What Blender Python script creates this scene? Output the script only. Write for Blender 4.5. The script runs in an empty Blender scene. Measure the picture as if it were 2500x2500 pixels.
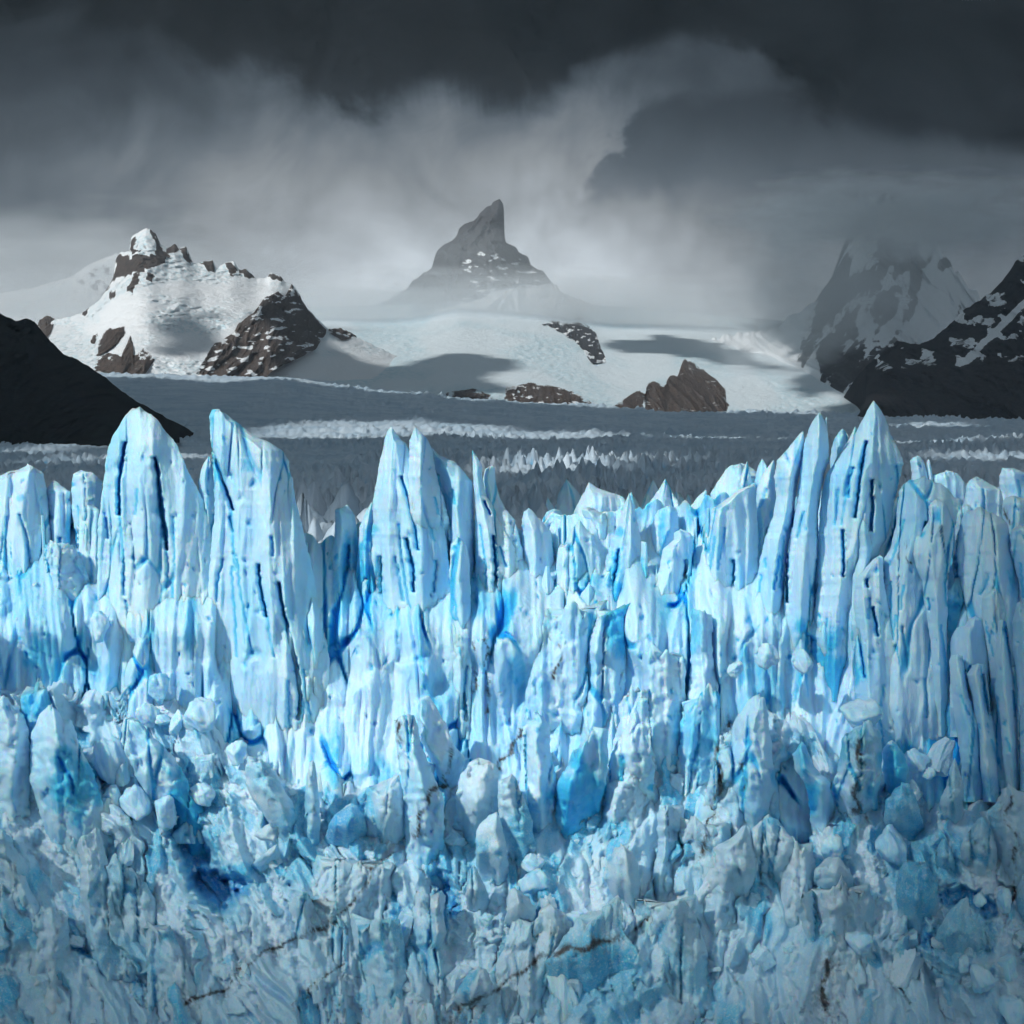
import bpy, bmesh, math, random
import numpy as np

# ------------------------------------------------------------------ camera
sc = bpy.context.scene
HY, KK, CZ = 985.0, 0.468, 75.0          # horizon row, frame width / distance, camera height (m)
cd = bpy.data.cameras.new("camera"); cam = bpy.data.objects.new("camera", cd)
sc.collection.objects.link(cam); sc.camera = cam
cam.location = (0, 0, CZ); cam.rotation_euler = (math.radians(90), 0, 0)
cd.sensor_width = 36.0; cd.lens = 36.0 / KK
cd.shift_y = -(1250.0 - HY) / 2500.0
cd.clip_start = 1.0; cd.clip_end = 80000.0

def XZ(px, py, Y):
    return (np.asarray(px, float) - 1250) / 2500 * KK * Y, CZ - (np.asarray(py, float) - HY) / 2500 * KK * Y

# ------------------------------------------------------------------ sun, sky, exposure
SUN = np.array([-0.56, -0.62, 0.56]); SUN = SUN / np.linalg.norm(SUN)
ld = bpy.data.lights.new("sun", 'SUN'); ld.energy = 3.5; ld.angle = math.radians(1.0); ld.color = (1.0, 0.965, 0.92)
sun = bpy.data.objects.new("sun", ld); sc.collection.objects.link(sun)
from mathutils import Vector
sun.rotation_euler = Vector(SUN).to_track_quat('Z', 'Y').to_euler()
sc.view_settings.view_transform = 'Standard'; sc.view_settings.look = 'None'
sc.view_settings.exposure = 0.0; sc.view_settings.gamma = 1.0

class NT:
    """small helper round a node tree"""
    def __init__(s, nt):
        s.nt = nt; nt.nodes.clear()
    def n(s, t, **k):
        nd = s.nt.nodes.new(t)
        for a, v in k.items(): setattr(nd, a, v)
        return nd
    def put(s, sock, v):
        if v is None: return
        if isinstance(v, bpy.types.NodeSocket): s.nt.links.new(v, sock)
        elif hasattr(v, 'outputs'): s.nt.links.new(v.outputs[0], sock)
        else:
            try: sock.default_value = v
            except Exception:
                sock.default_value = (*v, 1.0) if len(v) == 3 else v
    def m(s, op, a, b=None, c=None, clamp=False):
        nd = s.n('ShaderNodeMath', operation=op); nd.use_clamp = clamp
        for i, v in enumerate((a, b, c)): s.put(nd.inputs[i], v)
        return nd.outputs[0]
    def mr(s, v, a, b, c=0.0, d=1.0, t='SMOOTHSTEP'):
        nd = s.n('ShaderNodeMapRange', interpolation_type=t)
        for i, x in enumerate((v, a, b, c, d)): s.put(nd.inputs[i], x)
        return nd.outputs[0]
    def mix(s, f, a, b, blend='MIX'):
        nd = s.n('ShaderNodeMix', data_type='RGBA', blend_type=blend)
        s.put(nd.inputs[0], f); s.put(nd.inputs[6], a if not isinstance(a, tuple) else (*a[:3], 1)); s.put(nd.inputs[7], b if not isinstance(b, tuple) else (*b[:3], 1))
        return nd.outputs[2]
    def mixf(s, f, a, b):
        nd = s.n('ShaderNodeMix', data_type='FLOAT')
        s.put(nd.inputs[0], f); s.put(nd.inputs[2], a); s.put(nd.inputs[3], b)
        return nd.outputs[0]
    def noise(s, vec, scale, detail=4.0, rough=0.55, dist=0.0):
        nd = s.n('ShaderNodeTexNoise')
        s.put(nd.inputs['Vector'], vec); s.put(nd.inputs['Scale'], scale); s.put(nd.inputs['Detail'], detail)
        s.put(nd.inputs['Roughness'], rough); s.put(nd.inputs['Distortion'], dist)
        return nd.outputs[0]
    def xyz(s, x, y, z):
        nd = s.n('ShaderNodeCombineXYZ')
        for i, v in enumerate((x, y, z)): s.put(nd.inputs[i], v)
        return nd.outputs[0]
    def ramp(s, v, stops, interp='LINEAR'):
        nd = s.n('ShaderNodeValToRGB'); cr = nd.color_ramp; cr.interpolation = interp
        while len(cr.elements) > 1: cr.elements.remove(cr.elements[-1])
        for i, (p, c) in enumerate(stops):
            e = cr.elements[0] if i == 0 else cr.elements.new(p)
            e.position = p; e.color = (c, c, c, 1) if not isinstance(c, tuple) else (*c, 1)
        s.put(nd.inputs[0], v)
        return nd.outputs[0]
    def scale(s, vec, k):
        nd = s.n('ShaderNodeMapping'); s.put(nd.inputs['Vector'], vec); nd.inputs['Scale'].default_value = k
        return nd.outputs[0]

def lin(v):
    v = v / 255.0
    return v / 12.92 if v < 0.04045 else ((v + 0.055) / 1.055) ** 2.4

def build_world():
    w = bpy.data.worlds.new("World"); sc.world = w; w.use_nodes = True
    t = NT(w.node_tree)
    d = t.n('ShaderNodeTexCoord').outputs['Generated']
    sp = t.n('ShaderNodeSeparateXYZ'); t.put(sp.inputs[0], d)
    x, y, z = sp.outputs
    yy = t.m('MAXIMUM', y, 0.05)
    PX = t.m('ADD', 1250.0, t.m('MULTIPLY', t.m('DIVIDE', x, yy), 2500 / KK))
    PY = t.m('SUBTRACT', HY, t.m('MULTIPLY', t.m('DIVIDE', z, yy), 2500 / KK))
    PX = t.m('MINIMUM', t.m('MAXIMUM', PX, -2500.0), 5000.0)
    PY = t.m('MINIMUM', t.m('MAXIMUM', PY, -3000.0), 1200.0)
    vec = t.xyz(t.m('DIVIDE', PX, 1000.0), t.m('DIVIDE', PY, 1000.0), 0.0)
    # ragged cloud edges: the coordinates are stirred by noise
    n1 = t.noise(vec, 3.1, 6.0, 0.52, 0.4)
    n2 = t.noise(t.xyz(t.m('MULTIPLY_ADD', PX, 0.001, 7.3), t.m('MULTIPLY_ADD', PY, 0.00075, 2.1), 1.0), 4.2, 7.0, 0.55, 0.8)
    n3 = t.noise(t.xyz(t.m('MULTIPLY_ADD', PX, 0.0022, 3.3), t.m('MULTIPLY_ADD', PY, 0.0008, 9.1), 2.0), 5.0, 5.0, 0.5, 0.3)
    d1_, d2_, d3_ = (t.m('SUBTRACT', q, 0.5) for q in (n1, n2, n3))
    wx = t.m('ADD', PX, t.m('MULTIPLY', d1_, 260.0))
    wy = t.m('ADD', PY, t.m('ADD', t.m('MULTIPLY', d2_, 190.0), t.m('MULTIPLY', d3_, 60.0)))
    # far bright cloud, column by column
    cols = [(-200, [(0, 44), (300, 66), (430, 76), (560, 94), (650, 118), (760, 158)]),
            (380, [(100, 56), (200, 70), (300, 92), (400, 106), (500, 100), (600, 118), (720, 150)]),
            (680, [(100, 60), (230, 92), (350, 116), (470, 134), (560, 122), (650, 140), (760, 165)]),
            (980, [(150, 60), (290, 108), (430, 132), (550, 152), (700, 180)]),
            (1210, [(150, 70), (320, 124), (480, 150), (620, 176), (760, 195)]),
            (1420, [(60, 50), (200, 84), (300, 118), (500, 144), (620, 170), (760, 190)]),
            (1800, [(60, 44), (170, 76), (250, 84), (520, 108), (620, 120), (760, 140)]),
            (2000, [(100, 56), (300, 66), (480, 84), (600, 96), (760, 116)]),
            (2500, [(0, 44), (300, 54), (430, 70), (600, 82), (760, 94)])]
    yn = t.m('DIVIDE', wy, 800.0, clamp=True)
    val = None; prev = None
    for px, st in cols:
        r = t.ramp(yn, [(p / 800.0, lin(v)) for p, v in st], 'EASE')
        val = r if val is None else t.mixf(t.mr(wx, prev, px), val, r)
        prev = px
    n4 = t.noise(t.xyz(t.m('MULTIPLY', PX, 0.001), t.m('MULTIPLY', PY, 0.0011), 3.7), 2.8, 9.0, 0.60, 0.8)
    val = t.m('MULTIPLY', t.m('MULTIPLY', val, t.m('MULTIPLY', t.mr(n4, 0.28, 0.72, 0.66, 1.32, 'LINEAR'), t.mr(t.noise(t.xyz(t.m('MULTIPLY_ADD', PX, 0.004, t.m('MULTIPLY', PY, 0.0008)), t.m('MULTIPLY', PY, 0.0005), 5.0), 2.2, 4.0, 0.5), 0.3, 0.7, 0.88, 1.12, 'LINEAR'))), t.mr(PY, 250.0, 700.0, 0.92, 1.62, 'LINEAR'))
    # the lens-shaped cloud with a crisp upper rim
    n5 = t.m('SUBTRACT', t.noise(vec, 9.0, 6.0, 0.6, 0.5), 0.5)
    lx = t.m('ADD', PX, t.m('ADD', t.m('MULTIPLY', d2_, 120.0), t.m('MULTIPLY', n5, 120.0))); ly = t.m('ADD', PY, t.m('ADD', t.m('MULTIPLY', d1_, 70.0), t.m('MULTIPLY', n5, 90.0)))
    curve = t.ramp(t.mr(lx, 1350, 2600, t='LINEAR'), [((p - 1350) / 1250.0, c / 800.0) for p, c in ((1360, 560), (1405, 510), (1440, 450), (1500, 370), (1535, 300), (1575, 258), (1700, 240), (1790, 222), (1900, 218), (2100, 228), (2600, 240))], 'LINEAR')
    dl = t.m('SUBTRACT', ly, t.m('MULTIPLY', curve, 800.0))
    lens = t.m('MULTIPLY', t.mr(dl, -22.0, 34.0), t.m('SUBTRACT', 1.0, t.mr(t.m('ADD', ly, t.m('MULTIPLY', d2_, 60.0)), 440.0, 545.0)))
    lval = t.ramp(t.m('DIVIDE', ly, 800.0, clamp=True), [(p / 800.0, lin(v)) for p, v in ((215, 50), (300, 62), (400, 84), (500, 112))])
    val = t.mixf(t.m('MULTIPLY', lens, 0.8), val, lval)
    # the dark storm deck overhead with its torn lower edge
    edge = t.ramp(t.mr(wx, -200, 2600, t='LINEAR'), [((p + 200) / 2800.0, c / 800.0) for p, c in ((-200, 30), (200, 60), (380, 110), (600, 205), (760, 252), (900, 272), (1100, 262), (1200, 285), (1310, 285), (1420, 235), (1510, 165), (1620, 128), (1750, 118), (1850, 140), (1920, 225), (2000, 300), (2200, 330), (2600, 380))], 'LINEAR')
    dy_ = t.m('SUBTRACT', t.m('MULTIPLY', edge, 800.0), t.m('ADD', PY, t.m('ADD', t.m('MULTIPLY', d2_, 230.0), t.m('ADD', t.m('MULTIPLY', d3_, 60.0), t.m('MULTIPLY', n5, 90.0)))))
    deck = t.mr(dy_, -38.0, 60.0)
    dval = t.m('MULTIPLY', t.mr(n4, 0.3, 0.7, 0.002, 0.017, 'LINEAR'), t.mr(PX, 1500, 2300, 1.0, 1.25))
    val = t.mixf(t.m('MULTIPLY', deck, 0.93), val, dval)
    storm = t.mix(t.mr(val, 0.02, 0.30), (0.76, 1.0, 1.24), (0.91, 1.0, 1.08))
    vc = t.n('ShaderNodeVectorMath', operation='SCALE'); t.put(vc.inputs[0], storm); t.put(vc.inputs['Scale'], val)
    storm = vc.outputs[0]
    # behind the camera, where the sun stands: broken bright cloud with gaps of blue
    sky = t.n('ShaderNodeTexSky', sky_type='NISHITA'); sky.sun_disc = False
    sky.sun_elevation = math.asin(SUN[2]); sky.sun_rotation = math.atan2(SUN[0], SUN[1])
    sk = t.n('ShaderNodeVectorMath', operation='SCALE'); t.put(sk.inputs[0], sky.outputs[0]); sk.inputs['Scale'].default_value = 0.07
    nb = t.noise(d, 2.6, 6.0, 0.55, 0.5)
    broken = t.mix(t.mr(nb, 0.28, 0.52), sk.outputs[0], (0.41, 0.45, 0.49))
    front = t.mr(y, -0.5, 0.2)
    col = t.mix(front, broken, storm)
    bg = t.n('ShaderNodeBackground'); t.put(bg.inputs[0], col); bg.inputs[1].default_value = 1.0
    out = t.n('ShaderNodeOutputWorld'); t.put(out.inputs[0], bg.outputs[0])
build_world()
try: sc.world.cycles.sampling_method = 'NONE'
except Exception: pass

cy = sc.cycles
cy.use_denoising = True; cy.denoiser = 'OPENIMAGEDENOISE'
try: cy.denoising_prefilter = 'ACCURATE'; cy.denoising_input_passes = 'RGB_ALBEDO_NORMAL'
except Exception: pass
cy.max_bounces = 8; cy.diffuse_bounces = 6; cy.glossy_bounces = 2; cy.transmission_bounces = 2
cy.volume_bounces = 2; cy.transparent_max_bounces = 8; cy.caustics_reflective = False; cy.caustics_refractive = False
cy.use_adaptive_sampling = True; cy.adaptive_threshold = 0.05; cy.adaptive_min_samples = 12

# ------------------------------------------------------------------ numpy noise
def _h(ix, iy, seed):
    h = (ix.astype(np.int64) * 374761393 + iy.astype(np.int64) * 668265263 + seed * 1442695041) & 0xFFFFFFFF
    h = ((h ^ (h >> 13)) * 1274126177) & 0xFFFFFFFF
    h = ((h ^ (h >> 16)) * 2246822519) & 0xFFFFFFFF
    return h ^ (h >> 15)
_ga = np.arange(256) * (2 * np.pi / 256); _GX, _GY = np.cos(_ga), np.sin(_ga)
def perlin(x, y, seed=0):
    x, y = np.broadcast_arrays(np.asarray(x, float), np.asarray(y, float))
    fx, fy = np.floor(x), np.floor(y); ix, iy = fx.astype(np.int64), fy.astype(np.int64)
    dx, dy = x - fx, y - fy
    u = dx * dx * dx * (dx * (dx * 6 - 15) + 10); v = dy * dy * dy * (dy * (dy * 6 - 15) + 10)
    def g(a, b):
        k = _h(ix + a, iy + b, seed) & 255
        return _GX[k] * (dx - a) + _GY[k] * (dy - b)
    a = g(0, 0); a = a + u * (g(1, 0) - a); b = g(0, 1); b = b + u * (g(1, 1) - b)
    return (a + v * (b - a)) * 1.5
def fbm(x, y, o=4, seed=0, gain=0.5, lac=2.03):
    s = 0; a = 1.0
    for i in range(o):
        s = s + a * perlin(x, y, seed + i * 17); x = x * lac + 3.1; y = y * lac + 1.7; a *= gain
    return s
def ridged(x, y, o=4, seed=0, gain=0.5):
    s = 0; a = 1.0; w = 1.0
    for i in range(o):
        r = (1 - np.abs(perlin(x, y, seed + i * 17))) ** 2 * w
        s = s + a * r; w = np.clip(r * 1.4, 0, 1); x = x * 2.07 + 5.2; y = y * 2.07 + 1.3; a *= gain
    return s
def worley(x, y, seed=0):
    """F1, F2, offset from the nearest point, three random numbers of its cell"""
    x, y = np.broadcast_arrays(np.asarray(x, float), np.asarray(y, float))
    ix, iy = np.floor(x).astype(np.int64), np.floor(y).astype(np.int64)
    F1 = np.full(x.shape, 9.0); F2 = F1.copy(); DX = np.zeros(x.shape); DY = DX.copy(); ID = np.zeros(x.shape, np.int64)
    for a in (-1, 0, 1):
        for b in (-1, 0, 1):
            h = _h(ix + a, iy + b, seed)
            dx = x - (ix + a + (h & 1023) / 1023.0); dy = y - (iy + b + ((h >> 10) & 1023) / 1023.0)
            d = dx * dx + dy * dy
            c = d < F1
            F2 = np.where(c, F1, np.minimum(F2, d)); F1 = np.where(c, d, F1)
            DX = np.where(c, dx, DX); DY = np.where(c, dy, DY); ID = np.where(c, h, ID)
    r = _h(ID & 0xFFFF, ID >> 16, seed + 5)
    return np.sqrt(F1), np.sqrt(F2), DX, DY, (r & 1023) / 1023.0, ((r >> 10) & 1023) / 1023.0, ((r >> 20) & 1023) / 1023.0
def facet(x, y, seed=0, tilt=1.0):
    """broken faces: each cell is a tilted plane at its own height; also edge distance and a random number"""
    f1, f2, dx, dy, a, b, c = worley(x, y, seed)
    e = f2 - f1
    return ((a - 0.5) + tilt * ((b - 0.5) * 2 * dx + (c - 0.5) * 2 * dy)) * (0.1 + 0.9 * sstep(e, 0.0, 0.16)), e, b
def sstep(x, a, b):
    t = np.clip((x - a) / (b - a), 0, 1); return t * t * (3 - 2 * t)
def inpoly(x, y, poly):
    r = np.zeros(np.shape(x), bool); n = len(poly)
    for i in range(n):
        x0, y0 = poly[i]; x1, y1 = poly[(i + 1) % n]
        if y0 == y1: continue
        c = ((y0 > y) != (y1 > y)) & (x < (x1 - x0) * (y - y0) / (y1 - y0) + x0)
        r ^= c
    return r
def segdist(x, y, pts):
    """distance to a polyline and how far along it (0..1)"""
    best = np.full(np.shape(x), 1e9); al = np.zeros(np.shape(x)); n = len(pts) - 1
    for i in range(n):
        (x0, y0), (x1, y1) = pts[i], pts[i + 1]
        vx, vy = x1 - x0, y1 - y0
        t = np.clip(((x - x0) * vx + (y - y0) * vy) / (vx * vx + vy * vy + 1e-9), 0, 1)
        d = np.hypot(x - x0 - t * vx, y - y0 - t * vy)
        c = d < best; best = np.where(c, d, best); al = np.where(c, (i + t) / n, al)
    return best, al

# ------------------------------------------------------------------ mesh building
def link(name, V, F, mat, attrs=None, parent=None, smooth=True):
    V = np.ascontiguousarray(V, np.float32).reshape(-1, 3); F = np.ascontiguousarray(F, np.int32)
    k = F.shape[1]
    me = bpy.data.meshes.new(name)
    me.vertices.add(len(V)); me.vertices.foreach_set('co', V.ravel())
    me.loops.add(F.size); me.loops.foreach_set('vertex_index', F.ravel())
    me.polygons.add(len(F)); me.polygons.foreach_set('loop_start', np.arange(0, F.size, k, dtype=np.int32))
    me.polygons.foreach_set('use_smooth', np.full(len(F), smooth, bool))
    for an, av in (attrs or {}).items():
        me.attributes.new(an, 'FLOAT', 'POINT').data.foreach_set('value', np.ascontiguousarray(av, np.float32).ravel())
    me.update(calc_edges=True); me.validate()
    me.materials.append(mat)
    o = bpy.data.objects.new(name, me); sc.collection.objects.link(o)
    if parent: o.parent = parent
    return o
def grid_faces(nr, nc, wrap=False, flip=False):
    i = np.arange(nr - 1)[:, None]; j = np.arange(nc if wrap else nc - 1)[None]
    j2 = (j + 1) % nc
    q = np.stack(np.broadcast_arrays(i * nc + j, (i + 1) * nc + j, (i + 1) * nc + j2, i * nc + j2), -1).reshape(-1, 4)
    return q[:, ::-1] if flip else q
def tag(o, label, cat=None, group=None, kind=None):
    o['label'] = label
    if cat: o['category'] = cat
    if group: o['group'] = group
    if kind: o['kind'] = kind
    return o

# ------------------------------------------------------------------ materials
def mat(name):
    m = bpy.data.materials.new(name); m.use_nodes = True
    return m, NT(m.node_tree)
def finish(t, col, rough, bump=None, bstr=0.3, bdist=0.2, spec=0.3, **kw):
    b = t.n('ShaderNodeBsdfPrincipled'); t.put(b.inputs['Base Color'], col); t.put(b.inputs['Roughness'], rough)
    b.inputs['Specular IOR Level'].default_value = spec
    for k, v in kw.items(): t.put(b.inputs[k], v)
    if bump is not None:
        bn = t.n('ShaderNodeBump'); bn.inputs['Strength'].default_value = bstr; bn.inputs['Distance'].default_value = bdist
        t.put(bn.inputs['Height'], bump); t.put(b.inputs['Normal'], bn.outputs[0])
    o = t.n('ShaderNodeOutputMaterial'); t.put(o.inputs[0], b.outputs[0])
def attr(t, n):
    a = t.n('ShaderNodeAttribute', attribute_name=n); return a.outputs['Fac']
def ice_material(name, gritty=0.0, sss=0.75):
    m, t = mat(name)
    P = t.n('ShaderNodeNewGeometry').outputs['Position']
    n = t.noise(t.scale(P, (1, 1, 0.5 if not gritty else 0.9)), 1.3 if not gritty else 1.9, 5.5, 0.68, 0.3)
    white, pale, turq, deep = ((0.58, 0.80, 0.94), (0.28, 0.645, 0.885), (0.075, 0.53, 0.80), (0.01, 0.34, 0.80)) if not gritty else ((0.60, 0.79, 0.91), (0.33, 0.66, 0.845), (0.09, 0.54, 0.785), (0.01, 0.36, 0.74))
    tone = t.m('ADD', attr(t, 'tone'), t.m('MULTIPLY', t.m('SUBTRACT', n, 0.5), 0.5), clamp=True)
    c = t.mix(tone, white, pale)
    a0 = attr(t, 'blue')
    bl = t.m('ADD', a0, t.m('MULTIPLY', t.m('SUBTRACT', n, 0.5), t.m('MULTIPLY', t.mr(a0, 0.02, 0.3), 0.5)), clamp=True)
    c = t.mix(t.mr(bl, 0.05, 0.55), c, turq)
    c = t.mix(t.mr(bl, 0.45, 1.0), c, deep)
    if gritty:
        n6 = t.noise(P, 4.6, 3, 0.65, 0.4)
        c = t.mix(t.m('MULTIPLY', t.mr(n, 0.42, 0.7), gritty), c, (0.58, 0.75, 0.83))
        c = t.mix(t.m('MULTIPLY', t.mr(n6, 0.50, 0.72), 0.8), c, (0.68, 0.80, 0.86)); c = t.mix(t.m('MULTIPLY', t.mr(n6, 0.46, 0.28), 0.5), c, (0.34, 0.60, 0.71))
        hb = t.m('ADD', n, t.m('MULTIPLY', n6, 0.45))
    d0 = attr(t, 'dirt')
    d = t.mr(t.m('ADD', d0, t.m('MULTIPLY', t.m('SUBTRACT', n, 0.5), 1.5)), 0.18, 1.15)
    c = t.mix(t.m('MULTIPLY', d, t.mr(d0, 0.0, 0.15)), c, (0.070, 0.073, 0.080))
    b = t.n('ShaderNodeBsdfPrincipled'); t.put(b.inputs['Base Color'], c); t.put(b.inputs['Roughness'], t.mr(bl, 0.1, 0.6, 0.55, 0.32))
    b.inputs['Specular IOR Level'].default_value = 0.35
    b.subsurface_method = 'RANDOM_WALK'
    b.inputs['Subsurface Weight'].default_value = sss
    b.inputs['Subsurface Radius'].default_value = (0.30, 0.9, 1.6); b.inputs['Subsurface Scale'].default_value = 0.9
    if not gritty: hb = t.m('ADD', t.m('MULTIPLY', n, 0.8), t.m('MULTIPLY', t.noise(t.scale(P, (1, 1, 0.13)), 2.2, 3, 0.6, 0.2), 0.7))
    bn = t.n('ShaderNodeBump'); bn.inputs['Strength'].default_value = 0.5; bn.inputs['Distance'].default_value = 0.36 if not gritty else 0.6
    t.put(bn.inputs['Height'], hb); t.put(b.inputs['Normal'], bn.outputs[0])
    o = t.n('ShaderNodeOutputMaterial'); t.put(o.inputs[0], b.outputs[0])
    return m
M_ICE = ice_material('glacier_ice')
M_RUB = ice_material('broken_ice', 0.5, 0.4)

def far_ice_material():
    m, t = mat('glacier_surface')
    P = t.n('ShaderNodeNewGeometry').outputs['Position']
    n1 = t.noise(P, 0.012, 5, 0.6); n2 = t.noise(P, 0.11, 4, 0.6)
    c = t.mix(t.mr(n1, 0.35, 0.7), (0.56, 0.68, 0.78), (0.38, 0.53, 0.66))
    c = t.mix(t.m('MULTIPLY', t.mr(n2, 0.55, 0.8), 0.4), c, (0.52, 0.60, 0.64))
    c = t.mix(t.mr(attr(t, 'blue'), 0.2, 0.9), c, (0.10, 0.40, 0.66))
    finish(t, c, 0.6, t.noise(P, 0.5, 4, 0.6), 0.5, 0.8, 0.2)
    return m
M_FAR = far_ice_material()

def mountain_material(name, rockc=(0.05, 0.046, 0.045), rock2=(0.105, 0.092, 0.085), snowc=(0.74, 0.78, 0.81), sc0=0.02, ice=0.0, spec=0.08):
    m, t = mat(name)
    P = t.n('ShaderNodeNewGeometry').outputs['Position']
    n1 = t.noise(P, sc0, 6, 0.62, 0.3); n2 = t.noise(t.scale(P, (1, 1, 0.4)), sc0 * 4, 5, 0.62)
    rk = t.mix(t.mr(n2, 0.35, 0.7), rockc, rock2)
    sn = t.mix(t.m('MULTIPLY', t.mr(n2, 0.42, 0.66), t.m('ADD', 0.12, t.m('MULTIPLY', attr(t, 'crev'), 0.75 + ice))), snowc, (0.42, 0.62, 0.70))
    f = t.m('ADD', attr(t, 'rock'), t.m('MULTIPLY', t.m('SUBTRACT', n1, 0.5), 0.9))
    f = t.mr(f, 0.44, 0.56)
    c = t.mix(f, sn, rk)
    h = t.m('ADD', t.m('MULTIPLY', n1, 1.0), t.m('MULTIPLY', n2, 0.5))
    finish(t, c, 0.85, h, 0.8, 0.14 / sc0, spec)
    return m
M_MTN = mountain_material('snow_and_rock')
M_ROCK = mountain_material('brown_rock', (0.048, 0.042, 0.039), (0.125, 0.103, 0.092), sc0=0.03)
M_DARKROCK = mountain_material('near_black_rock', (0.012, 0.014, 0.018), (0.028, 0.029, 0.032), sc0=0.022, spec=0.02)  # near-black bluish rock for the dark ridge
M_GREYROCK = mountain_material('grey_granite', (0.036, 0.039, 0.045), (0.066, 0.069, 0.076), sc0=0.02)
M_FIELD = mountain_material('snowfield_ice', snowc=(0.66, 0.75, 0.80), sc0=0.02, ice=0.45)
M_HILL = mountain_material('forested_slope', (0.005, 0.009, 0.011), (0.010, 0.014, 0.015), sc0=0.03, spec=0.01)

m, t = mat('lake_water')
P = t.n('ShaderNodeNewGeometry').outputs['Position']
finish(t, (0.10, 0.20, 0.24), 0.12, t.noise(P, 0.4, 4, 0.6), 0.3, 0.3, 0.5); M_WATER = m
m, t = mat('cloud_mass')
P = t.n('ShaderNodeNewGeometry').outputs['Position']
finish(t, t.mix(t.noise(P, 0.004, 5, 0.6), (0.70, 0.72, 0.75), (0.86, 0.87, 0.88)), 1.0, None, spec=0.0); M_CLOUD = m
def vol_material(name, dens, col=(0.80, 0.90, 1.0), aniso=0.0):
    m, t = mat(name)
    v = t.n('ShaderNodeVolumePrincipled'); v.inputs['Color'].default_value = (*col, 1); v.inputs['Density'].default_value = dens
    v.inputs['Anisotropy'].default_value = aniso
    o = t.n('ShaderNodeOutputMaterial'); t.put(o.inputs['Volume'], v.outputs[0])
    return m

# ------------------------------------------------------------------ lake and ground
def sheet(name, x0, x1, y0, y1, z, mt, n=2):
    X, Y = np.meshgrid(np.linspace(x0, x1, n), np.linspace(y0, y1, n))
    return link(name, np.stack([X, Y, np.full_like(X, z)], -1), grid_faces(n, n), mt, smooth=False)
o = sheet('lake', -9000, 9000, -4000, 14500, 0.0, M_WATER); tag(o, 'milky lake water below the ice front', kind='structure')

# ------------------------------------------------------------------ glacier surface behind the front
PEND = ([-700, 0, 290, 700, 900, 1250, 1650, 2120, 2500, 3200], [895, 905, 912, 925, 955, 985, 1008, 1015, 1018, 1020])
YEND = 5500.0
def plain_base(px, Y):
    zend = CZ - (np.interp(px, *PEND) - HY) * KK / 2500 * YEND
    near = CZ - 27 - 25 * sstep(Y, 280, 1000)
    f = np.clip((Y - 3300) / (YEND - 3300), 0, 1) ** 1.2
    z = near + (zend - near) * f
    z = z + 5 * perlin(px / 300, np.log(Y) * 9, 3) * sstep(Y, 400, 900)
    # a bright swell, further to the left a lower hollow
    return z
def glacier_surface():
    nc, nr = 820, 370
    a = np.linspace(-0.33, 0.33, nc)[None]; Y = np.exp(np.linspace(np.log(266), np.log(YEND + 350), nr))[:, None]
    A, Yg = np.broadcast_arrays(a, Y); X = A * Yg; px = 1250 + A * 2500 / KK
    jy = Yg * (1 + 0.0022 * perlin(A * 800, np.log(Yg) * 90, 9))
    cell = np.maximum(7.0, Yg * 0.0042)
    lc = np.log2(cell / 7.0); l0 = np.floor(lc)
    c0 = 7.0 * 2 ** l0
    wx = X + 4 * perlin(X / 18, Yg / 18, 4); wy = Yg + 6 * perlin(X / 25, Yg / 25, 5)
    f1, f2, dx, dy, r1, r2, r3 = worley(wx / c0, wy / (c0 * 2.0), 21)
    spike = np.clip(1 - f1 / (0.55 + 0.4 * r1), 0, 1) ** 0.85 * (0.35 + 0.9 * r2)
    region = 0.45 + 0.75 * sstep(perlin(X / 140 + 3, Yg / 260, 8), -0.3, 0.5)
    amp = np.interp(Yg, [266, 400, 1500, 2500, 4000, 6000], [12, 14, 14, 10, 9, 12]) * region
    amp = amp * np.interp(px, [-700, 500, 1000, 2600], [0.55, 0.6, 1.0, 1.0])
    z = plain_base(px, Yg) + amp * spike + 1.2 * fbm(X / 9, Yg / 14, 3, 31)
    blue = np.clip(sstep(0.10 - spike, 0, 0.1) * (r3 > 0.6) * sstep(3000 - Yg, 0, 1500) * 1.0, 0, 1)
    V = np.stack([X + 0.15 * cell * (r1 - 0.5), jy, z], -1)
    o = link('glacier', V, grid_faces(nr, nc), M_FAR, {'blue': blue})
    tag(o, 'crevassed glacier plain stretching back to the mountains', 'glacier', kind='structure')
glacier_surface()

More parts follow.
